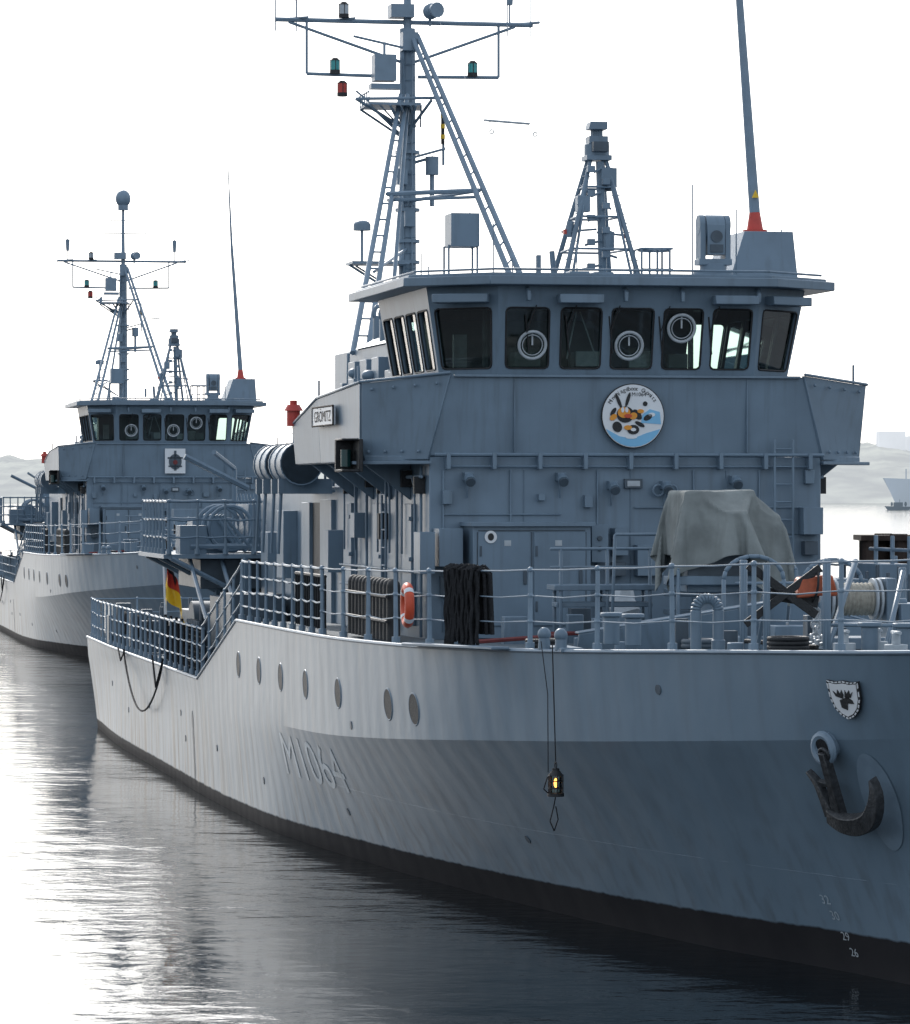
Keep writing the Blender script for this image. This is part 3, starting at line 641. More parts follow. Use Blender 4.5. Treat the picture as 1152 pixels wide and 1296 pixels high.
pf=PB('boat_platform','paint')
pf.box(31,35.2,2.4,4.75,4.28,4.36)
for u in (31,33,35.1):
    pf.tube([(u,4.6,4.28),(u,2.5,3.2)],.05); pf.tube([(u,3.2,2.2),(u,3.2,4.3)],.06)
pf.tube([(31,3.9,3.9),(35.2,3.9,3.9)],.03)
railing(pf,[V((31,2.5,4.36)),V((31,4.7,4.36)),V((35.2,4.7,4.36)),V((35.2,2.5,4.36))],1.0,.55,(.33,.66,1.),rr=.02)
for k in range(3): pf.torus((31.6+k*.9,3.4,4.85),(1,0,0),.42,.04,seg=18,n=6)
for k in range(6): pf.tube([(31.3+k*.6,2.9,4.5),(31.3+k*.6,4.2,4.5)],.05)
for k in range(9):
    u=31.2+k*.45; pf.tube([(u,2.7,4.4),(u+.1,2.9,5.5)],.03); pf.tube([(u,3.0+.1*(k%3),4.4),(u,3.6,5.1)],.035)
pf.box(31.3,32.0,3.9,4.4,4.36,4.9); pf.box(32.6,33.4,3.4,4.0,4.36,5.0); pf.box(33.6,34.6,3.0,3.5,4.36,4.8)
for z in (4.6,4.9,5.2): pf.tube([(31.1,2.7,z),(35,2.9,z)],.03)
pf.box(32,34,2.6,3.0,4.4,5.3)
pf.tube([(30.6,3.2,5.6),(30.6,4.4,6.2)],.06); pf.tube([(34,3,4.3),(34,3,6.0),(32.5,3.6,6.3)],.05)
pf.tube([(29,4.2,3.2),(31.5,4.2,4.3)],.04); pf.tube([(29,3.6,3.2),(31.5,3.6,4.3)],.04)
add(pf)
aft=PB('aft_deck_equipment','paint_d',.01)
aft.box(29.4,30.8,3.0,3.9,2.14,3.6); aft.box(32.2,33.6,2.0,3.2,2.14,3.4); aft.cyl((36,2.6,2.8),(36,3.6,2.8),.55,n=20); aft.box(38,39.5,1.5,3.4,2.14,3.1)
aft.box(40.5,42,1.0,3.3,2.14,2.8); aft.cyl((44,0,2.14),(44,0,3.4),.35,n=14); aft.tube([(44,0,3.3),(40,0,4.4),(38,0,4.2)],.12,n=8)
aft.box(45,47,-2,2.8,2.14,2.6); aft.box(27.2,28.6,3.0,4.0,2.3,3.7); aft.box(31.4,34.8,2.6,4.0,3.7,4.26); aft.box(32.0,35.5,1.4,3.0,2.14,4.2)
for i in range(7): aft.tube([(31.2+.25*i,4.05,2.2),(31.2+.25*i,4.05,3.1)],.06)
rs=random.Random(3)
for i in range(24):
    u=29+rs.random()*18; v=2.6+rs.random()*1.3; h=.3+.7*rs.random(); w=.15+.3*rs.random()
    if i%3: aft.box(u,u+w,v,v+w,2.14,2.14+h)
    else: aft.tube([(u,v,2.14),(u,v,2.2+h*1.2)],.05)
add(aft)
net=PB('aft_gear_net','rope')
for i in range(16): net.tube([(29.0+i*.16,4.22,2.2),(29.1+i*.16,4.22,3.0)],.02)
for i in range(8): net.tube([(29.0,4.23,2.25+i*.1),(31.5,4.23,2.25+i*.1)],.014)
for i in range(12): net.tube([(32.0+i*.3,4.2,2.2),(32.0+i*.3,4.2,2.9+.1*(i%3))],.03)
for i in range(3): net.torus((38+i*2.3,4.2,2.7),(0,1,0),.22,.04,seg=14,n=6)
add(net)
wbx=PB('aft_canvas_dodger','lgrey'); wbx.box(44.8,46.6,4.22,4.25,2.35,3.0); add(wbx)
hc=PB('hull_hanging_cable','rope')
pts=[]
for i in range(21):
    t=i/20; u=40.5-7*t; zz=2.2-1.1*math.sin(math.pi*t)**.8; pts.append((u,4.47+.03*math.sin(t*3),zz))
hc.tube(pts,.02); hc.tube([(33.2,4.5,2.3),(34.4,4.5,1.7),(35,4.5,2.3)],.02); hc.tube([(41.5,4.48,2.2),(41.0,4.48,1.95),(40.2,4.48,2.2)],.018); add(hc)

# ------------------------------------------------------------------ foredeck gear
fg=PB('foredeck_gear','paint',.01)
for sg in (1,-1):
    fg.quad([(5.0,sg*.02,3.5),(7.1,sg*2.2,3.45),(7.0,sg*2.2,3.68),(4.8,sg*.02,4.16)],(.05,0,0))
    fg.quad([(4.8,sg*.02,4.16),(7.0,sg*2.2,3.68),(7.25,sg*2.2,3.68),(5.1,sg*.02,4.16)],(0,0,.03))
    for k in (.2,.45,.7): 
        p=lerp((5.0,0,3.52),(7.1,sg*2.2,3.48),k); fg.prism([p,p+V((.5,0,0)),p+V((.0,0,.5-.4*k))],(0,.03,0))
fg.box(9.6,10.1,.5,1.95,4.18,4.26); fg.box(9.7,10.0,.55,1.9,3.95,4.02)
for v in (.6,1.2,1.85): fg.tube([(9.65,v,3.45),(9.65,v,4.75)],.028); fg.tube([(10.05,v,3.45),(10.05,v,4.2)],.028)
fg.tube([(9.65,.3,4.75),(9.65,2.0,4.75)],.026); fg.tube([(9.65,.3,4.5),(9.65,2.0,4.5)],.02)
fg.box(9.2,9.7,-.9,.4,4.1,4.2); fg.box(9.2,9.7,-.9,.4,3.85,3.92); fg.tube([(9.2,.4,3.45),(9.2,.4,4.95)],.03); fg.tube([(9.2,.4,4.95),(9.2,1.2,4.95),(9.4,1.2,3.45)],.025)
fg.box(8.9,9.5,-2.6,-1.2,3.5,4.1); fg.box(10.6,11.6,-2.8,-1.0,3.42,4.3)
fg.cyl((8,0,3.45),(8,0,4.3),.42,.36,n=20); fg.box(7.6,8.4,-.6,.6,4.2,5.0); fg.box(7.4,7.7,-.9,.9,4.3,4.42)
fg.cyl((8,0,3.45),(8,0,3.55),.7,n=24)
for v in (-.8,.8): fg.tube([(7.3,v,3.5),(7.3,v,4.5),(7.6,v,4.6)],.03)
def hoop(u,v0,v1,z0,h):
    pts=[(u,v0,z0)]+[(u,(v0+v1)/2+(v0-v1)/2*math.cos(R(a)),z0+h-.3+.3*math.sin(R(a))) for a in range(0,181,20)]+[(u,v1,z0)]
    fg.tube(pts,.03,n=8)
hoop(6.3,.45,-.35,3.55,1.15); hoop(6.3,-.6,-1.4,3.55,1.1)
fg.tube([(6.3,.3,4.35),(6.3,-1.3,4.35)],.022)
fg.box(4.6,7.2,-1.6,.7,3.56,3.72); fg.box(4.4,6.5,-1.3,.3,3.72,3.86)
def goose(u,v,z,h,w,r):
    pts=[(u,v+w/2,z)]+[(u,v+w/2*math.cos(R(a)),z+h-w/2+w/2*math.sin(R(a))) for a in range(0,181,15)]+[(u,v-w/2,z+.12)]
    fg.tube(pts,r,n=12); fg.cyl((u,v-w/2,z+.0),(u,v-w/2,z+.14),r*1.25,n=12)
goose(1.75,1.86,3.66,.62,.27,.065)
fg.box(1.9,2.6,-.5,.4,3.66,3.8); fg.box(2.0,2.4,-.52,-.4,3.7,4.5); fg.box(2.0,2.4,.28,.4,3.7,4.45)
fg.cyl((2.2,-.7,4.2),(2.2,.6,4.2),.06,n=12); fg.box(1.9,2.5,-.95,-.55,3.7,4.2)
fg.tube([(.6,.75,3.7),(1.6,.1,4.72)],.04); fg.tube([(.3,.15,3.7),(1.2,-.35,4.6)],.035); fg.tube([(.6,.7,4.0),(.3,.0,4.0)],.025)
fg.tube([(1.0,1.35,3.68),(1.0,1.35,4.7)],.045,n=8); fg.tube([(.5,.78,3.7),(.5,.78,4.75)],.05,n=8); fg.tube([(1.6,1.3,3.68),(1.0,1.35,4.3)],.03)
fg.tube([(3.3,1.0,3.6),(3.3,1.0,4.7)],.05,n=8); fg.tube([(3.3,-1,3.6),(3.3,-1,4.6)],.05,n=8)
for u in (4.3,4.7):
    v=fd(u)-.05; fg.cyl((u,v,3.58),(u,v,3.76),.08,.065,n=12); fg.sph((u,v,3.77),.085)
fg.box(4.1,5.0,2.80,3.08,3.56,3.62)
fg.quad([(5.4,3.45,3.55),(8.6,4.05,3.49),(8.6,4.25,3.49),(5.4,3.68,3.55)],(0,0,.04))
for u in (9.8,10.6,11.4,12.2): fg.tube([(u,-3.4,3.45),(u,-3.4,4.9)],.035); fg.tube([(u,-3.7,3.45),(u,-3.7,4.6)],.03)
fg.tube([(9.5,-3.4,4.7),(12.5,-3.4,4.7)],.03); fg.tube([(9.5,-3.4,4.3),(12.5,-3.4,4.3)],.03)
fg.box(11,12.4,-3.6,-3.1,3.45,4.5)
for u,v in ((.0,.42),(-.35,.12),(3.6,2.3),(4.1,2.45),(-.2,-.6),(.2,-.9)):
    fg.cyl((u,v,3.66),(u,v,4.0),.1,n=16); fg.cyl((u,v,4.0),(u,v,4.05),.14,n=16)
for i in range(14):
    u=2.0+random.random()*9; v=(random.random()-.5)*fd(u)*1.3
    fg.cyl((u,v,zd(u)-.03),(u,v,zd(u)+.1),.06+.06*random.random(),n=12)
for i in range(16):
    u=8.5+random.random()*4; v=random.choice((-1,1))*(.6+random.random()*2.6)
    w=.1+.15*random.random(); fg.box(u,u+w,v,v+w*1.5,3.4,3.55+.5*random.random())
add(fg)
fk=PB('foredeck_dark_gear','paint_d',.006)
for i in range(18):
    u=2.5+random.random()*9; v=(random.random()-.5)*fd(u)*1.4; w=.08+.14*random.random()
    fk.box(u,u+w,v,v+w*1.6,zd(u)-.02,zd(u)+.12+.35*random.random())
for i in range(6):
    u=9+i*.5; fk.tube([(u,-2.9,3.45),(u,-2.9,4.4+.1*(i%2))],.03)
for k in range(2): fk.torus((3.0,1.6,3.68+.05*k),(0,0,1),.22,.035,seg=18)
add(fk)
lm=PB('foredeck_bright_fittings','lgrey',.005)
lm.cyl((2.2,-.36,4.25),(2.2,.24,4.25),.12,n=16)
for v in (-.36,-.3,.18,.24): lm.cyl((2.2,v,4.25),(2.2,v+.03,4.25),.25,n=22)
for i in range(9):
    lm.torus((1.1+i*.075,.62+.02*(i%2),3.78+.03*math.sin(i)),(0,1,0) if i%2 else (0,.2,1),.055,.017,seg=12,n=6)
for i in range(8): lm.torus((1.5,.62,3.75+i*.075),(1,0,0) if i%2 else (0,1,0),.05,.016,seg=12,n=6)
for u,v in ((-.1,.75),(.3,.25),(-.6,.3)):
    lm.cyl((u,v,3.7),(u,v,3.82),.13,n=14); lm.cyl((u,v,3.82),(u,v,3.95),.05,n=10); lm.tube([(u-.15,v,3.95),(u+.15,v,3.95)],.025)
add(lm)
br=PB('winch_rope_drum','beige')
for k in range(9): br.torus((2.2,-.25+k*.05,4.25),(0,1,0),.17,.03,seg=20,n=6)
br.cyl((2.2,-.27,4.25),(2.2,.18,4.25),.175,n=22); add(br)
strp=PB('black_straps','black',.005)
def bar(p,q,w,t):
    p=V(p);q=V(q); d=(q-p).normalized(); s=V((1,0,0)).cross(d).normalized()*w/2
    strp.quad([p-s,p+s,q+s,q-s],(t,0,0))
bar((1.05,1.55,4.68),(1.0,.75,4.1),.1,.03); bar((1.0,1.6,4.0),(1.02,.7,4.65),.09,.03); bar((1.1,1.3,4.35),(1.1,.7,4.25),.14,.03)
strp.tube([(2.5,1.2,3.75),(1.7,.6,3.72),(1.2,1.0,3.73),(.8,.8,3.74)],.03)
for k in range(3): strp.torus((.8,1.15,3.74+.05*k),(0,0,1),.22,.03,seg=18)
for k in range(3): strp.torus((5.9,2.9,3.54+.05*k),(0,0,1),.22,.03,seg=18)
add(strp)
rh=PB('fire_hose','dred'); rh.tube([(9.4,2.2,3.6),(9.3,.8,3.62),(9.1,-.6,3.62)],.03); rh.tube([(7.9,3.35,3.56),(8.3,2.4,3.6),(9.2,1.9,3.6)],.03); add(rh)
wb=PB('foredeck_white_bag','lgrey'); wb.sph((11.4,.55,3.95),.28,(.7,.8,1),u=12,v=8)
for v in wb.bm.verts: v.co+=noise.noise_vector(v.co*4)*.1
add(wb)

# ------------------------------------------------------------------ SECOND SHIP (shares the meshes)
ship2=empty('minehunter_ship.001',(-7.3,122.3,0),R(100.2))
for o in parts:
    if o.name.startswith(('name_board','warning')): continue
    c=o.copy(); scene.collection.objects.link(c); c.parent=ship2
em=PB('crest_panel','white',.0); em.box(13.34,13.40,-.42,.28,6.2,7.05)
em.obj(ship2)
em=PB('crest_emblem','paint_d'); em.disc((13.33,-.07,6.6),(-1,0,0),.22,.01,sy=1.2); em.box(13.32,13.335,-.11,-.03,6.3,6.98); em.box(13.32,13.335,-.33,.19,6.7,6.76); em.box(13.32,13.335,-.3,.16,6.42,6.47); em.obj(ship2)
em=PB('crest_heart','dred'); em.disc((13.32,-.07,6.58),(-1,0,0),.08,.012); em.obj(ship2)

# ------------------------------------------------------------------ items only on the near ship
tx=PB('hull_number','faded'); tx.rec=False
put_text(tx,'M1064',.95,lambda x,y,w: hs(18.9-x*4.4/w,1.08+y,.007)[0]); tx.obj(ship)
tx=PB('draught_marks','faded'); tx.rec=False
for k,(s,z) in enumerate((('32',.80),('30',.62),('29',.55),)[:2]):
    put_text(tx,s,.15,lambda x,y,w,z=z,k=k: hs(.78-.06*k-x*1.1,z+y,.006)[0])
tx.obj(ship)
tx=PB('draught_marks_boot_top','lgrey'); tx.rec=False
for k,(s,z) in enumerate((('29',.39),('26',.21))):
    put_text(tx,s,.14,lambda x,y,w,z=z,k=k: hs(.66-.06*k-x*1.1,z+y,.006)[0])
tx.obj(ship)
wl=PB('hull_weld_seams','paint')
for z in (1.15,):
    pts=[hs(u,z,-.003)[0] for u in [-1.2+.5*i for i in range(34)]]
    wl.tube(pts,.005,n=4)
wl.obj(ship)
bd=empty('ship_badge')
bd.location=ship.location; bd.rotation_euler=ship.rotation_euler
cz=6.64; cvv=-.06; ub=13.40
b1=PB('badge_rim','black'); b1.disc((ub,cvv,cz),(-1,0,0),.475,.02,n=56)
def bp_(x,y,d): return (ub-.02-d,cvv-x,cz+y)
b2=PB('badge_face','white'); b2.disc((ub-.022,cvv,cz),(-1,0,0),.46,.008,n=56)
b3=PB('badge_sea','blue')
b3.prism([bp_(.45*math.cos(R(a)),.45*math.sin(R(a)),.012) for a in range(205,336,10)]+[bp_(.2,-.25,.012),bp_(0,-.33,.012),bp_(-.2,-.3,.012)],(-.004,0,0))
b3.prism([bp_(x,y,.012) for x,y in ((.12,-.1),(.42,-.12),(.4,.06),(.25,.1),(.14,.02))],(-.004,0,0))
def ell(pb,x,y,rx,ry,d,rot=0,n=20):
    pb.prism([bp_(x+rx*math.cos(t)*math.cos(rot)-ry*math.sin(t)*math.sin(rot),y+rx*math.cos(t)*math.sin(rot)+ry*math.sin(t)*math.cos(rot),d) for t in [2*math.pi*i/n for i in range(n)]],(-.004,0,0))
b4=PB('badge_bee_orange','beeor')
b5=PB('badge_bee_dark','black')
ell(b5,-.12,.02,.13,.12,.018); ell(b5,-.22,.22,.025,.12,.018,.4); ell(b5,-.08,.24,.025,.11,.018,-.3); ell(b5,.0,-.2,.09,.07,.018); ell(b5,-.24,-.16,.07,.08,.018,.5); ell(b5,.22,-.02,.07,.04,.018,.5); ell(b5,.18,.18,.035,.035,.018)
ell(b5,.06,.02,.05,.09,.018,.7); ell(b5,-.3,.06,.03,.07,.018,-.6); ell(b5,.1,-.12,.03,.08,.018,1.1)
ell(b4,-.14,.05,.095,.08,.024); ell(b4,.0,.0,.06,.05,.024,.4); ell(b4,-.3,-.02,.06,.04,.024,.6); ell(b4,-.08,-.17,.06,.035,.024); ell(b4,.11,.07,.05,.03,.024)
b6=PB('badge_eyes','white'); ell(b6,-.16,.09,.024,.04,.029); ell(b6,-.1,.09,.024,.04,.029); ell(b6,-.03,-.31,.09,.025,.018); ell(b6,.28,.02,.05,.03,.018); ell(b6,.0,-.2,.04,.025,.029)
b7=PB('badge_muzzle','orange'); ell(b7,-.08,.0,.06,.03,.030)
for i,ch in enumerate('Minenjagdboot Grömitz'):
    if ch==' ': continue
    ang=R(150-i*5.8)
    vs,fs=text2d(ch,.085)
    bv=[]
    for x,y in vs:
        x-=.025; rr=.375+y; 
        bv.append(b5.bm.verts.new(bp_(rr*math.cos(ang)+x*math.sin(ang),rr*math.sin(ang)-x*math.cos(ang),.02)))
    for f in fs:
        try: b5.bm.faces.new([bv[k] for k in f])
        except ValueError: pass
put_text(b5,'M1064',.08,lambda x,y,w: bp_(x-.02,.29+y-.0,.02))
for q in (b1,b2,b3,b4,b5,b6,b7): q.obj(bd)
st=PB('cabinet_sticker','white'); st.disc((12.715,2.2,4.88),(-1,0,0),.09,.005,n=24); st.obj(ship)
st=PB('cabinet_sticker_mark','black'); st.disc((12.708,2.2,4.88),(-1,0,0),.045,.004,n=16,sy=1.2); st.obj(ship)

def onship(name):
    e=empty(name,ship.location,ship.rotation_euler.z); return e
sh=onship('coat_of_arms_shield')
l,n=hs(-1.2,3.27,.0); ax=V((0,0,1)).cross(n).normalized(); ay=n.cross(ax)
if ax.x>0: ax=-ax
if ay.z<0: ay=-ay
def shp(x,y,d): return l+ax*x*1.3+ay*(y)+n*(d+.03)
out=[(-.2,.2),(-.1,.185),(0,.2),(.1,.185),(.2,.2),(.19,.0),(.15,-.12),(.08,-.2),(0,-.24),(-.08,-.2),(-.15,-.12),(-.19,0)]
s1=PB('shield_border','black'); s1.prism([shp(x,y,0) for x,y in out],n*.03); s1.obj(sh)
s2=PB('shield_field','white'); s2.prism([shp(x*.86,y*.86,.03) for x,y in out],n*.008)
for i in range(len(out)):
    a=V((*out[i],0)); b2_=V((*out[(i+1)%len(out)],0))
    for k in (.0,.5):
        p=a.lerp(b2_,k+.05); q=a.lerp(b2_,k+.35); s2.prism([shp(p.x*.995,p.y*.995,.03),shp(q.x*.995,q.y*.995,.03),shp(q.x*.92,q.y*.92,.03),shp(p.x*.92,p.y*.92,.03)],n*.006)
s2.obj(sh)
s3=PB('shield_stag_head','black')
for pl in ([(-.02,.0),(.05,.03),(.12,-.02),(.13,-.06),(.04,-.06),(.02,-.15),(-.06,-.12),(-.07,-.02)],[(-.02,.0),(-.12,.03),(-.15,.1),(-.1,.06),(-.08,.12),(-.05,.06),(-.02,.12),(.0,.05)],[(.01,.02),(.03,.12),(.05,.07),(.09,.12),(.1,.06),(.14,.1),(.1,.02)]):
    s3.prism([shp(x*.85,y*.85,.04) for x,y in pl],n*.006)
s3.obj(sh)

an=onship('anchor')
hp=PB('hawse_recess','paint_l'); hp.rec=False
cu_,cz_=-1.02,2.10
ring=[[hs(cu_+.24*k*math.cos(R(a))-.12*k*math.sin(R(a)),cz_+.55*k*math.sin(R(a)),.012)[0] for a in range(0,360,12)] for k in (1,.66,.33)]
rv=[[hp.bm.verts.new(p) for p in r] for r in ring]; cc=hp.bm.verts.new(hs(cu_,cz_,.012)[0])
for k in range(2):
    for i in range(30): hp.bm.faces.new((rv[k][i],rv[k][(i+1)%30],rv[k+1][(i+1)%30],rv[k+1][i]))
for i in range(30): hp.bm.faces.new((rv[2][i],rv[2][(i+1)%30],cc))
hp.obj(an); 
l,n=hs(-.74,2.33,.0); ax=V((0,0,1)).cross(n).normalized()
if ax.x>0: ax=-ax
ay=V((0,0,1))
ay=(ay-n*ay.dot(n)).normalized()
def A(x,y,d): return l+ax*(x*1.4)+ay*(y*.92+.02)+n*d
hp=PB('hawse_pipe','paint_l'); hp.torus(A(-.1,.45,.1),n+V((0,0,.3)),.15,.05,seg=22); hp.cyl(A(-.1,.45,-.1),A(-.1,.45,.1),.16,.14,n=18); hp.obj(an)
hp=PB('hawse_hole','black'); hp.disc(A(-.1,.45,.09),n,.12,.02,n=20); hp.obj(an)
ac=PB('anchor_body','anchor',.01)
def ribbon(pts,wd,t):
    rings=[]
    for i,p in enumerate(pts):
        d=((pts[min(i+1,len(pts)-1)]-pts[max(i-1,0)])).normalized(); s=n.cross(d).normalized()
        w=wd[i]; rings.append([ac.bm.verts.new(q) for q in (p-s*w-n*t,p+s*w-n*t,p+s*w*.8+n*t,p-s*w*.8+n*t)])
    for a,b in zip(rings,rings[1:]):
        for j in range(4): ac.bm.faces.new((a[j],a[(j+1)%4],b[(j+1)%4],b[j]))
    ac.bm.faces.new(rings[0][::-1]); ac.bm.faces.new(rings[-1])
def curve(P,n_):
    out=[]
    for i in range(len(P)-1):
        p0=P[max(i-1,0)];p1=P[i];p2=P[i+1];p3=P[min(i+2,len(P)-1)]
        for k in range(n_):
            t=k/n_; out.append(.5*((2*p1)+(p2-p0)*t+(2*p0-5*p1+4*p2-p3)*t*t+(3*p1-p0-3*p2+p3)*t**3))
    out.append(P[-1]); return out
def wcurve(w,n_):
    out=[]
    for i in range(len(w)-1):
        for k in range(n_): out.append(w[i]+(w[i+1]-w[i])*k/n_)
    return out+[w[-1]]
ribbon([A(-.05,.45,.18),A(-.07,.0,.2),A(-.10,-.40,.22)],[.055,.065,.09],.05)
cr=[A(-.2,-.38,.24),A(-.05,-.46,.28),A(.12,-.47,.29),A(.28,-.40,.28),A(.38,-.24,.25),A(.42,-.05,.2),A(.40,.12,.15)]
ribbon(curve(cr,4),wcurve([.11,.12,.13,.12,.10,.07,.012],4),.06)
ribbon(curve([A(-.18,-.38,.24),A(-.22,-.18,.21),A(-.27,.0,.17),A(-.38,.13,.12)],4),wcurve([.10,.06,.05,.012],4),.045)
ribbon([A(-.26,.0,.16),A(-.14,-.02,.15)],[.045,.03],.03)
ac.torus(A(-.05,.42,.18),n,.07,.02,seg=14)
ac.obj(an)

def lantern(name,top,r,h,ropetop,tail=0):
    e=onship(name); t=V(top)
    b=PB('lantern_frame','black')
    b.cyl(t+V((0,0,-h)),t+V((0,0,-h+.04)),r*1.15,n=14); b.cyl(t+V((0,0,-.09)),t+V((0,0,-.03)),r*1.1,r*.6,n=14); b.cyl(t+V((0,0,-.03)),t,r*.5,n=12)
    for k in range(6):
        c,s=math.cos(k*math.pi/3)*r,math.sin(k*math.pi/3)*r; b.tube([t+V((c,s,-h+.02)),t+V((c,s,-.07))],.009,n=5)
    for z in (-h*.45,-h*.7): b.torus(t+V((0,0,z)),(0,0,1),r*1.02,.007,seg=16,n=5)
    b.torus(t+V((0,0,.03)),(0,1,0),.05,.008,seg=12,n=5); b.obj(e)
    gph=PB('lantern_glass','glass'); gph.cyl(t+V((0,0,-h+.04)),t+V((0,0,-.08)),r*.85,n=14); gph.obj(e)
    f=PB('lantern_flame','glow'); f.sph(t+V((0,0,-h*.52)),r*.27,(1,1,2.4),u=10,v=8); f.obj(e)
    rp=PB('lantern_cord','rope'); rp.tube([t+V((0,0,.05)),V(ropetop)],.008,n=5)
    if tail:
        rp.tube([t+V((.02,.09,-.05)),t+V((0,.1,.9)),V(ropetop)+V((0,.14,0))],.006,n=5)
        rp.tube([t+V((0,0,-h)),t+V((0,.03,-h-.15)),t+V((0,.07,-h-.3)),t+V((0,.02,-h-.42)),t+V((0,-.03,-h-.28)),t+V((0,.0,-h-.12))],.008,n=5)
        rp.tube([t+V((0,.1,-.1)),t+V((0,.15,-.25)),t+V((0,.05,-h))],.008,n=5)
    rp.obj(e)
lantern('mooring_lantern',(4.0,3.17,2.16),.09,.34,(4.2,3.17,3.7),1)
lantern('mooring_lantern.001',(50.25,3.95,1.15),.11,.27,(50.1,3.95,2.15))

rb=onship('rope_bundle'); q=PB('rope_loops','rope')
for i in range(46):
    k=i/45; u=6.5+.95*k; v=fd(u)-.04+random.uniform(-.05,.07)
    zt_=4.52+random.uniform(-.03,.03); zb_=3.55+random.uniform(-.06,.10)
    pts=[]; ph_=random.random()*6
    for j in range(13):
        z=zt_+(zb_-zt_)*j/12; pts.append((u+.012*math.sin(j*.9+ph_),v+.012*math.sin(j*1.1+ph_),z))
    q.tube(pts,.024,n=6)
    q.tube([(u,v-.2,3.7),(u,v-.17,zt_-.05),(u,v-.08,zt_+.04),(u,v,zt_)],.024)
q.obj(rb)
lb=onship('lifebuoy'); q=PB('ring','orange'); q.torus((8.75,4.14,4.02),(.05,1,0),.24,.065,seg=28,n=10); q.obj(lb)
q=PB('white_bands','white')
for a in (0,90,180,270): q.torus((8.75,4.14,4.02),(.05,1,0),.24,.068,seg=3,n=10,a0=R(a+38),a1=R(a+52))
q.obj(lb)
fe=onship('boat_fender'); q=PB('fender_body','brownor',.02); q.hexa([(1.0,1.0,4.3),(1.3,1.0,4.3),(1.3,.5,4.33),(1.0,.5,4.33),(1.0,.92,4.52),(1.3,.92,4.52),(1.3,.56,4.58),(1.0,.56,4.58)])
bmesh.ops.subdivide_edges(q.bm,edges=q.bm.edges,cuts=3,use_grid_fill=True)
for v in q.bm.verts: v.co+=noise.noise_vector(v.co*3.5)*.05
q.obj(fe)
q=PB('fender_lashing','black'); q.torus((1.15,.75,4.45),(0,1,.1),.2,.015,seg=14,n=5); q.obj(fe)

fl_=onship('flag'); q=PB('flag_staff','white'); q.cyl((37.5,3.9,2.2),(37.5,4.0,4.7),.03,.02); q.obj(fl_)
nx=16
fm=[PB('flag_stripe_black','black'),PB('flag_stripe_red','red'),PB('flag_stripe_gold','yellow')]
for band in range(3):
    pb=fm[band]; rows=[]
    for i in range(nx+1):
        a=i/nx; row=[]
        for j in range(11):
            bnd=(band+j/10)/3
            z=4.62-bnd*1.1-a*.75-.06*math.sin(a*7)
            v=3.95-(.14+.30*bnd)*a*1.1-.05*math.sin(9*a+3*bnd)+(.05 if band==0 else 0)*a
            u=37.5+.10*math.sin(a*14+bnd*2)*(.3+a)
            row.append(pb.bm.verts.new((u,v,z)))
        rows.append(row)
    for i in range(nx):
        for j in range(10): pb.bm.faces.new((rows[i][j],rows[i+1][j],rows[i+1][j+1],rows[i][j+1]))
    pb.obj(fl_)

tg=onship('covered_deck_gun'); q=PB('tarpaulin','tarp')
if DR:
    vs=[q.bm.verts.new(p) for p in DR[0]]
    for f in DR[1]: q.bm.faces.new([vs[i] for i in f])
    o=q.obj(tg); o.data.shade_smooth(); md=o.modifiers.new('thickness','SOLIDIFY'); md.thickness=.008
    md=o.modifiers.new('s','SUBSURF'); md.levels=1; md.render_levels=1
q=PB('gun_mount','paint_d',.01); q.box(7.5,8.45,-.62,.62,4.35,5.02); q.box(7.55,8.35,.34,.6,5.02,5.46); q.box(7.65,8.35,-.28,-.14,5.02,5.47); q.obj(tg)

# ------------------------------------------------------------------ surroundings
pl=empty('timber_piling',(0,0,0)); q=PB('piles','wood')
for i,(x,y) in enumerate(((6.38,61),(6.6,61.3),(6.85,61),(7.1,61.4),(7.35,61.1),(6.7,61.8),(7.2,61.9))):
    q.cyl((x,y,-2),(x,y,4.78+.05*(i%3)),.15,.14,n=12)
q.box(6.22,7.5,60.75,60.85,4.2,4.4); q.box(6.22,7.5,60.75,60.85,3.3,3.5); q.box(6.25,7.45,60.8,62,4.78,4.86); q.obj(pl)

me=bpy.data.meshes.new('water'); Wd=20000
me.from_pydata([(-Wd,-200,0),(Wd,-200,0),(Wd,Wd,0),(-Wd,Wd,0)],[],[(0,1,2,3)]); wo=bpy.data.objects.new('water',me); scene.collection.objects.link(wo)
m,nt,b=newmat('harbour_water'); L=nt.links
b.inputs['Base Color'].default_value=(.004,.009,.013,1); b.inputs['Roughness'].default_value=.04; b.inputs['IOR'].default_value=1.333
tc=N(nt,'ShaderNodeTexCoord')
def wnoise(sx,sy,rot,sc,det):
    mp=N(nt,'ShaderNodeMapping'); mp.inputs['Scale'].default_value=(sx,sy,1); mp.inputs['Rotation'].default_value=(0,0,R(rot)); L.new(tc.outputs['Object'],mp.inputs[0])
    n=N(nt,'ShaderNodeTexNoise'); n.inputs['Scale'].default_value=sc; n.inputs['Detail'].default_value=det; L.new(mp.outputs[0],n.inputs['Vector']); return n
n1=wnoise(.8,1,20,.8,2); n2=wnoise(1,1.3,-15,3.6,4); n3=wnoise(.5,1,0,.12,2)
a1=N(nt,'ShaderNodeMath',operation='MULTIPLY_ADD'); L.new(n2.outputs[0],a1.inputs[0]); a1.inputs[1].default_value=.24; L.new(n1.outputs[0],a1.inputs[2])
ms_=N(nt,'ShaderNodeMapRange'); ms_.inputs[1].default_value=.35; ms_.inputs[2].default_value=.65; ms_.inputs[3].default_value=.35; ms_.inputs[4].default_value=1.0; L.new(n3.outputs[0],ms_.inputs[0])
bp=N(nt,'ShaderNodeBump'); bp.inputs['Distance'].default_value=.06; L.new(ms_.outputs[0],bp.inputs['Strength']); L.new(a1.outputs[0],bp.inputs['Height']); L.new(bp.outputs[0],b.inputs['Normal'])
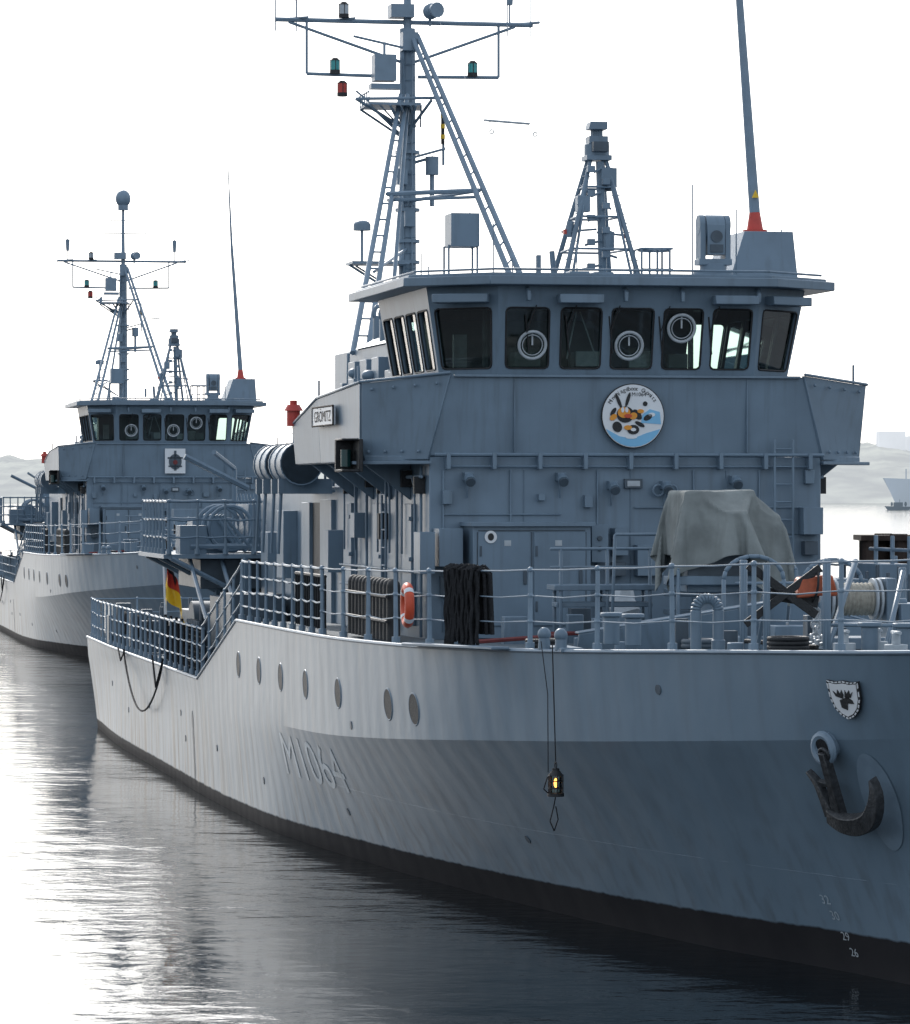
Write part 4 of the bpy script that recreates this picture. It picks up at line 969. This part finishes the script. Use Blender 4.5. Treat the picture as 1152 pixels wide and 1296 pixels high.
me.materials.append(m)

def haze_glow(name,col,haze,em):  # aerial haze painted in as emission over the surface's own colour
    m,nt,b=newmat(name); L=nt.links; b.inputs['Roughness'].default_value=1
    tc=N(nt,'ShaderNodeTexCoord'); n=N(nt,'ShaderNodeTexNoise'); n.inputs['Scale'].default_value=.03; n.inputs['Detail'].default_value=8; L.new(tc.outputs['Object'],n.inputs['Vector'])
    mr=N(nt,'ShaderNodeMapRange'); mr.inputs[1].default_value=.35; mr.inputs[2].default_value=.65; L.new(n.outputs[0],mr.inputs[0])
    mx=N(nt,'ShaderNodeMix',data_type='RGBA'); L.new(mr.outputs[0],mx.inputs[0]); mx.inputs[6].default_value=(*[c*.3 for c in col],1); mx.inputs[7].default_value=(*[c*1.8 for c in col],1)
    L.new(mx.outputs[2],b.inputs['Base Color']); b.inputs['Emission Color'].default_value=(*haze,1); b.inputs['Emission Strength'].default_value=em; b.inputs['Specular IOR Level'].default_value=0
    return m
hm=haze_glow('haze_glow_woodland',(.08,.08,.06),(.52,.55,.58),1.0)  # dark woodland colour with a pale painted haze glow
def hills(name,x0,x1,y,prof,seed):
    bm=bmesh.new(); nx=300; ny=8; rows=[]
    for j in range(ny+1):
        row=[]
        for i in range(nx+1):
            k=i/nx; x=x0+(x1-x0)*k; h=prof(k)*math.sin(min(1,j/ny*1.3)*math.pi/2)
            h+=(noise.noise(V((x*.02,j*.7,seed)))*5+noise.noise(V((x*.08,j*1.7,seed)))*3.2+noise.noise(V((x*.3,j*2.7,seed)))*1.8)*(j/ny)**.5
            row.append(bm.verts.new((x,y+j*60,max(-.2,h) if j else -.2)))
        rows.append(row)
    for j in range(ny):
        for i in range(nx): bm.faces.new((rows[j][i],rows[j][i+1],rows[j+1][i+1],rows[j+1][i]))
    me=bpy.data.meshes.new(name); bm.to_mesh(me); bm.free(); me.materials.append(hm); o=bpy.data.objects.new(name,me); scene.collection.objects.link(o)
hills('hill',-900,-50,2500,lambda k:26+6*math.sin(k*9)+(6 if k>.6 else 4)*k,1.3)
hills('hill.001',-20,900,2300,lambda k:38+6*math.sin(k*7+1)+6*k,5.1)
hm2=haze_glow('haze_glow_house_wall',(.1,.1,.1),(.66,.70,.75),1.0)  # wall emission stands in for haze, no lit windows
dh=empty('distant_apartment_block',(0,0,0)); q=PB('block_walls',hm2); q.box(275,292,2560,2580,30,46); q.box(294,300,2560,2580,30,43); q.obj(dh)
q_m=haze_glow('haze_glow_grey_hull',(.1,.12,.15),(.28,.33,.38),1.0)  # grey hull paint plus emission imitating distance haze
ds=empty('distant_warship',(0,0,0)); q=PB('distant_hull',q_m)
q.hexa([(168,1500,0),(260,1510,0),(260,1524,0),(170,1512,0),(163,1500,11.5),(260,1506,8),(260,1528,8),(163.5,1510,11.5)])
q.box(190,240,1508,1522,8,17); q.box(205,225,1510,1520,17,24); q.cyl((200,1515,17),(200,1515,32),1.2,.5); q.tube([(172,1506,10),(172,1506,15)],.25); q.obj(ds)
mb=empty('motorboat',(0,0,0)); q=PB('boat_hull',haze_glow('haze_glow_boat_grey',(.05,.06,.07),(.10,.13,.16),1.0))  # boat grey is lifted by a painted haze emission
q.hexa([(169,1500,0),(176,1500,0),(176,1502.5,0),(169,1502.5,0),(168,1499.5,1.3),(177,1499.5,1.1),(177,1503,1.1),(168,1503,1.3)])
mb.location=(-22,-160,0); q.box(171,174,1500.3,1502.2,1.2,2.6); q.sph((175,1501,2),.45,(1,1,1.8)); q.sph((170.3,1501,2),.4,(1,1,1.8)); q.tube([(173,1501,2.6),(173,1501,3.6)],.08); q.obj(mb)

# ------------------------------------------------------------------ light
SUN_AZ=-15; SUN_EL=31
w=bpy.data.worlds.new('World'); scene.world=w; w.use_nodes=True; nt=w.node_tree
bg=nt.nodes['Background']; sky=nt.nodes.new('ShaderNodeTexSky'); sky.sky_type='NISHITA'; sky.sun_disc=False
sky.sun_elevation=R(SUN_EL); sky.sun_rotation=R(SUN_AZ); sky.air_density=1.0; sky.dust_density=2.5; sky.ozone_density=1.0; sky.altitude=0
hsv=N(nt,'ShaderNodeHueSaturation'); hsv.inputs['Saturation'].default_value=.35; nt.links.new(sky.outputs[0],hsv.inputs['Color'])
ad=N(nt,'ShaderNodeMix',data_type='RGBA',blend_type='ADD'); ad.inputs[0].default_value=1; nt.links.new(hsv.outputs[0],ad.inputs[6]); ad.inputs[7].default_value=(2.15,2.6,3.15,1)
nt.links.new(ad.outputs[2],bg.inputs[0]); bg.inputs[1].default_value=.15
sd_=bpy.data.lights.new('sun','SUN'); sd_.energy=2.7; sd_.angle=R(1.0); sd_.color=(1,.96,.91)
so=bpy.data.objects.new('sun',sd_); scene.collection.objects.link(so)
d=V((math.sin(R(SUN_AZ))*math.cos(R(SUN_EL)),math.cos(R(SUN_AZ))*math.cos(R(SUN_EL)),math.sin(R(SUN_EL))))
so.rotation_euler=d.to_track_quat('Z','Y').to_euler()
scene.view_settings.view_transform='Standard'; scene.view_settings.look='None'; scene.view_settings.exposure=0
cd=bpy.data.cameras.new('camera'); cam=bpy.data.objects.new('camera',cd); scene.collection.objects.link(cam); scene.camera=cam
cam.location=(0,0,5.5); cam.rotation_euler=(R(90-.264),0,0); cd.sensor_fit='HORIZONTAL'; cd.sensor_width=36; cd.lens=156.25; cd.clip_end=40000; cd.clip_start=.5
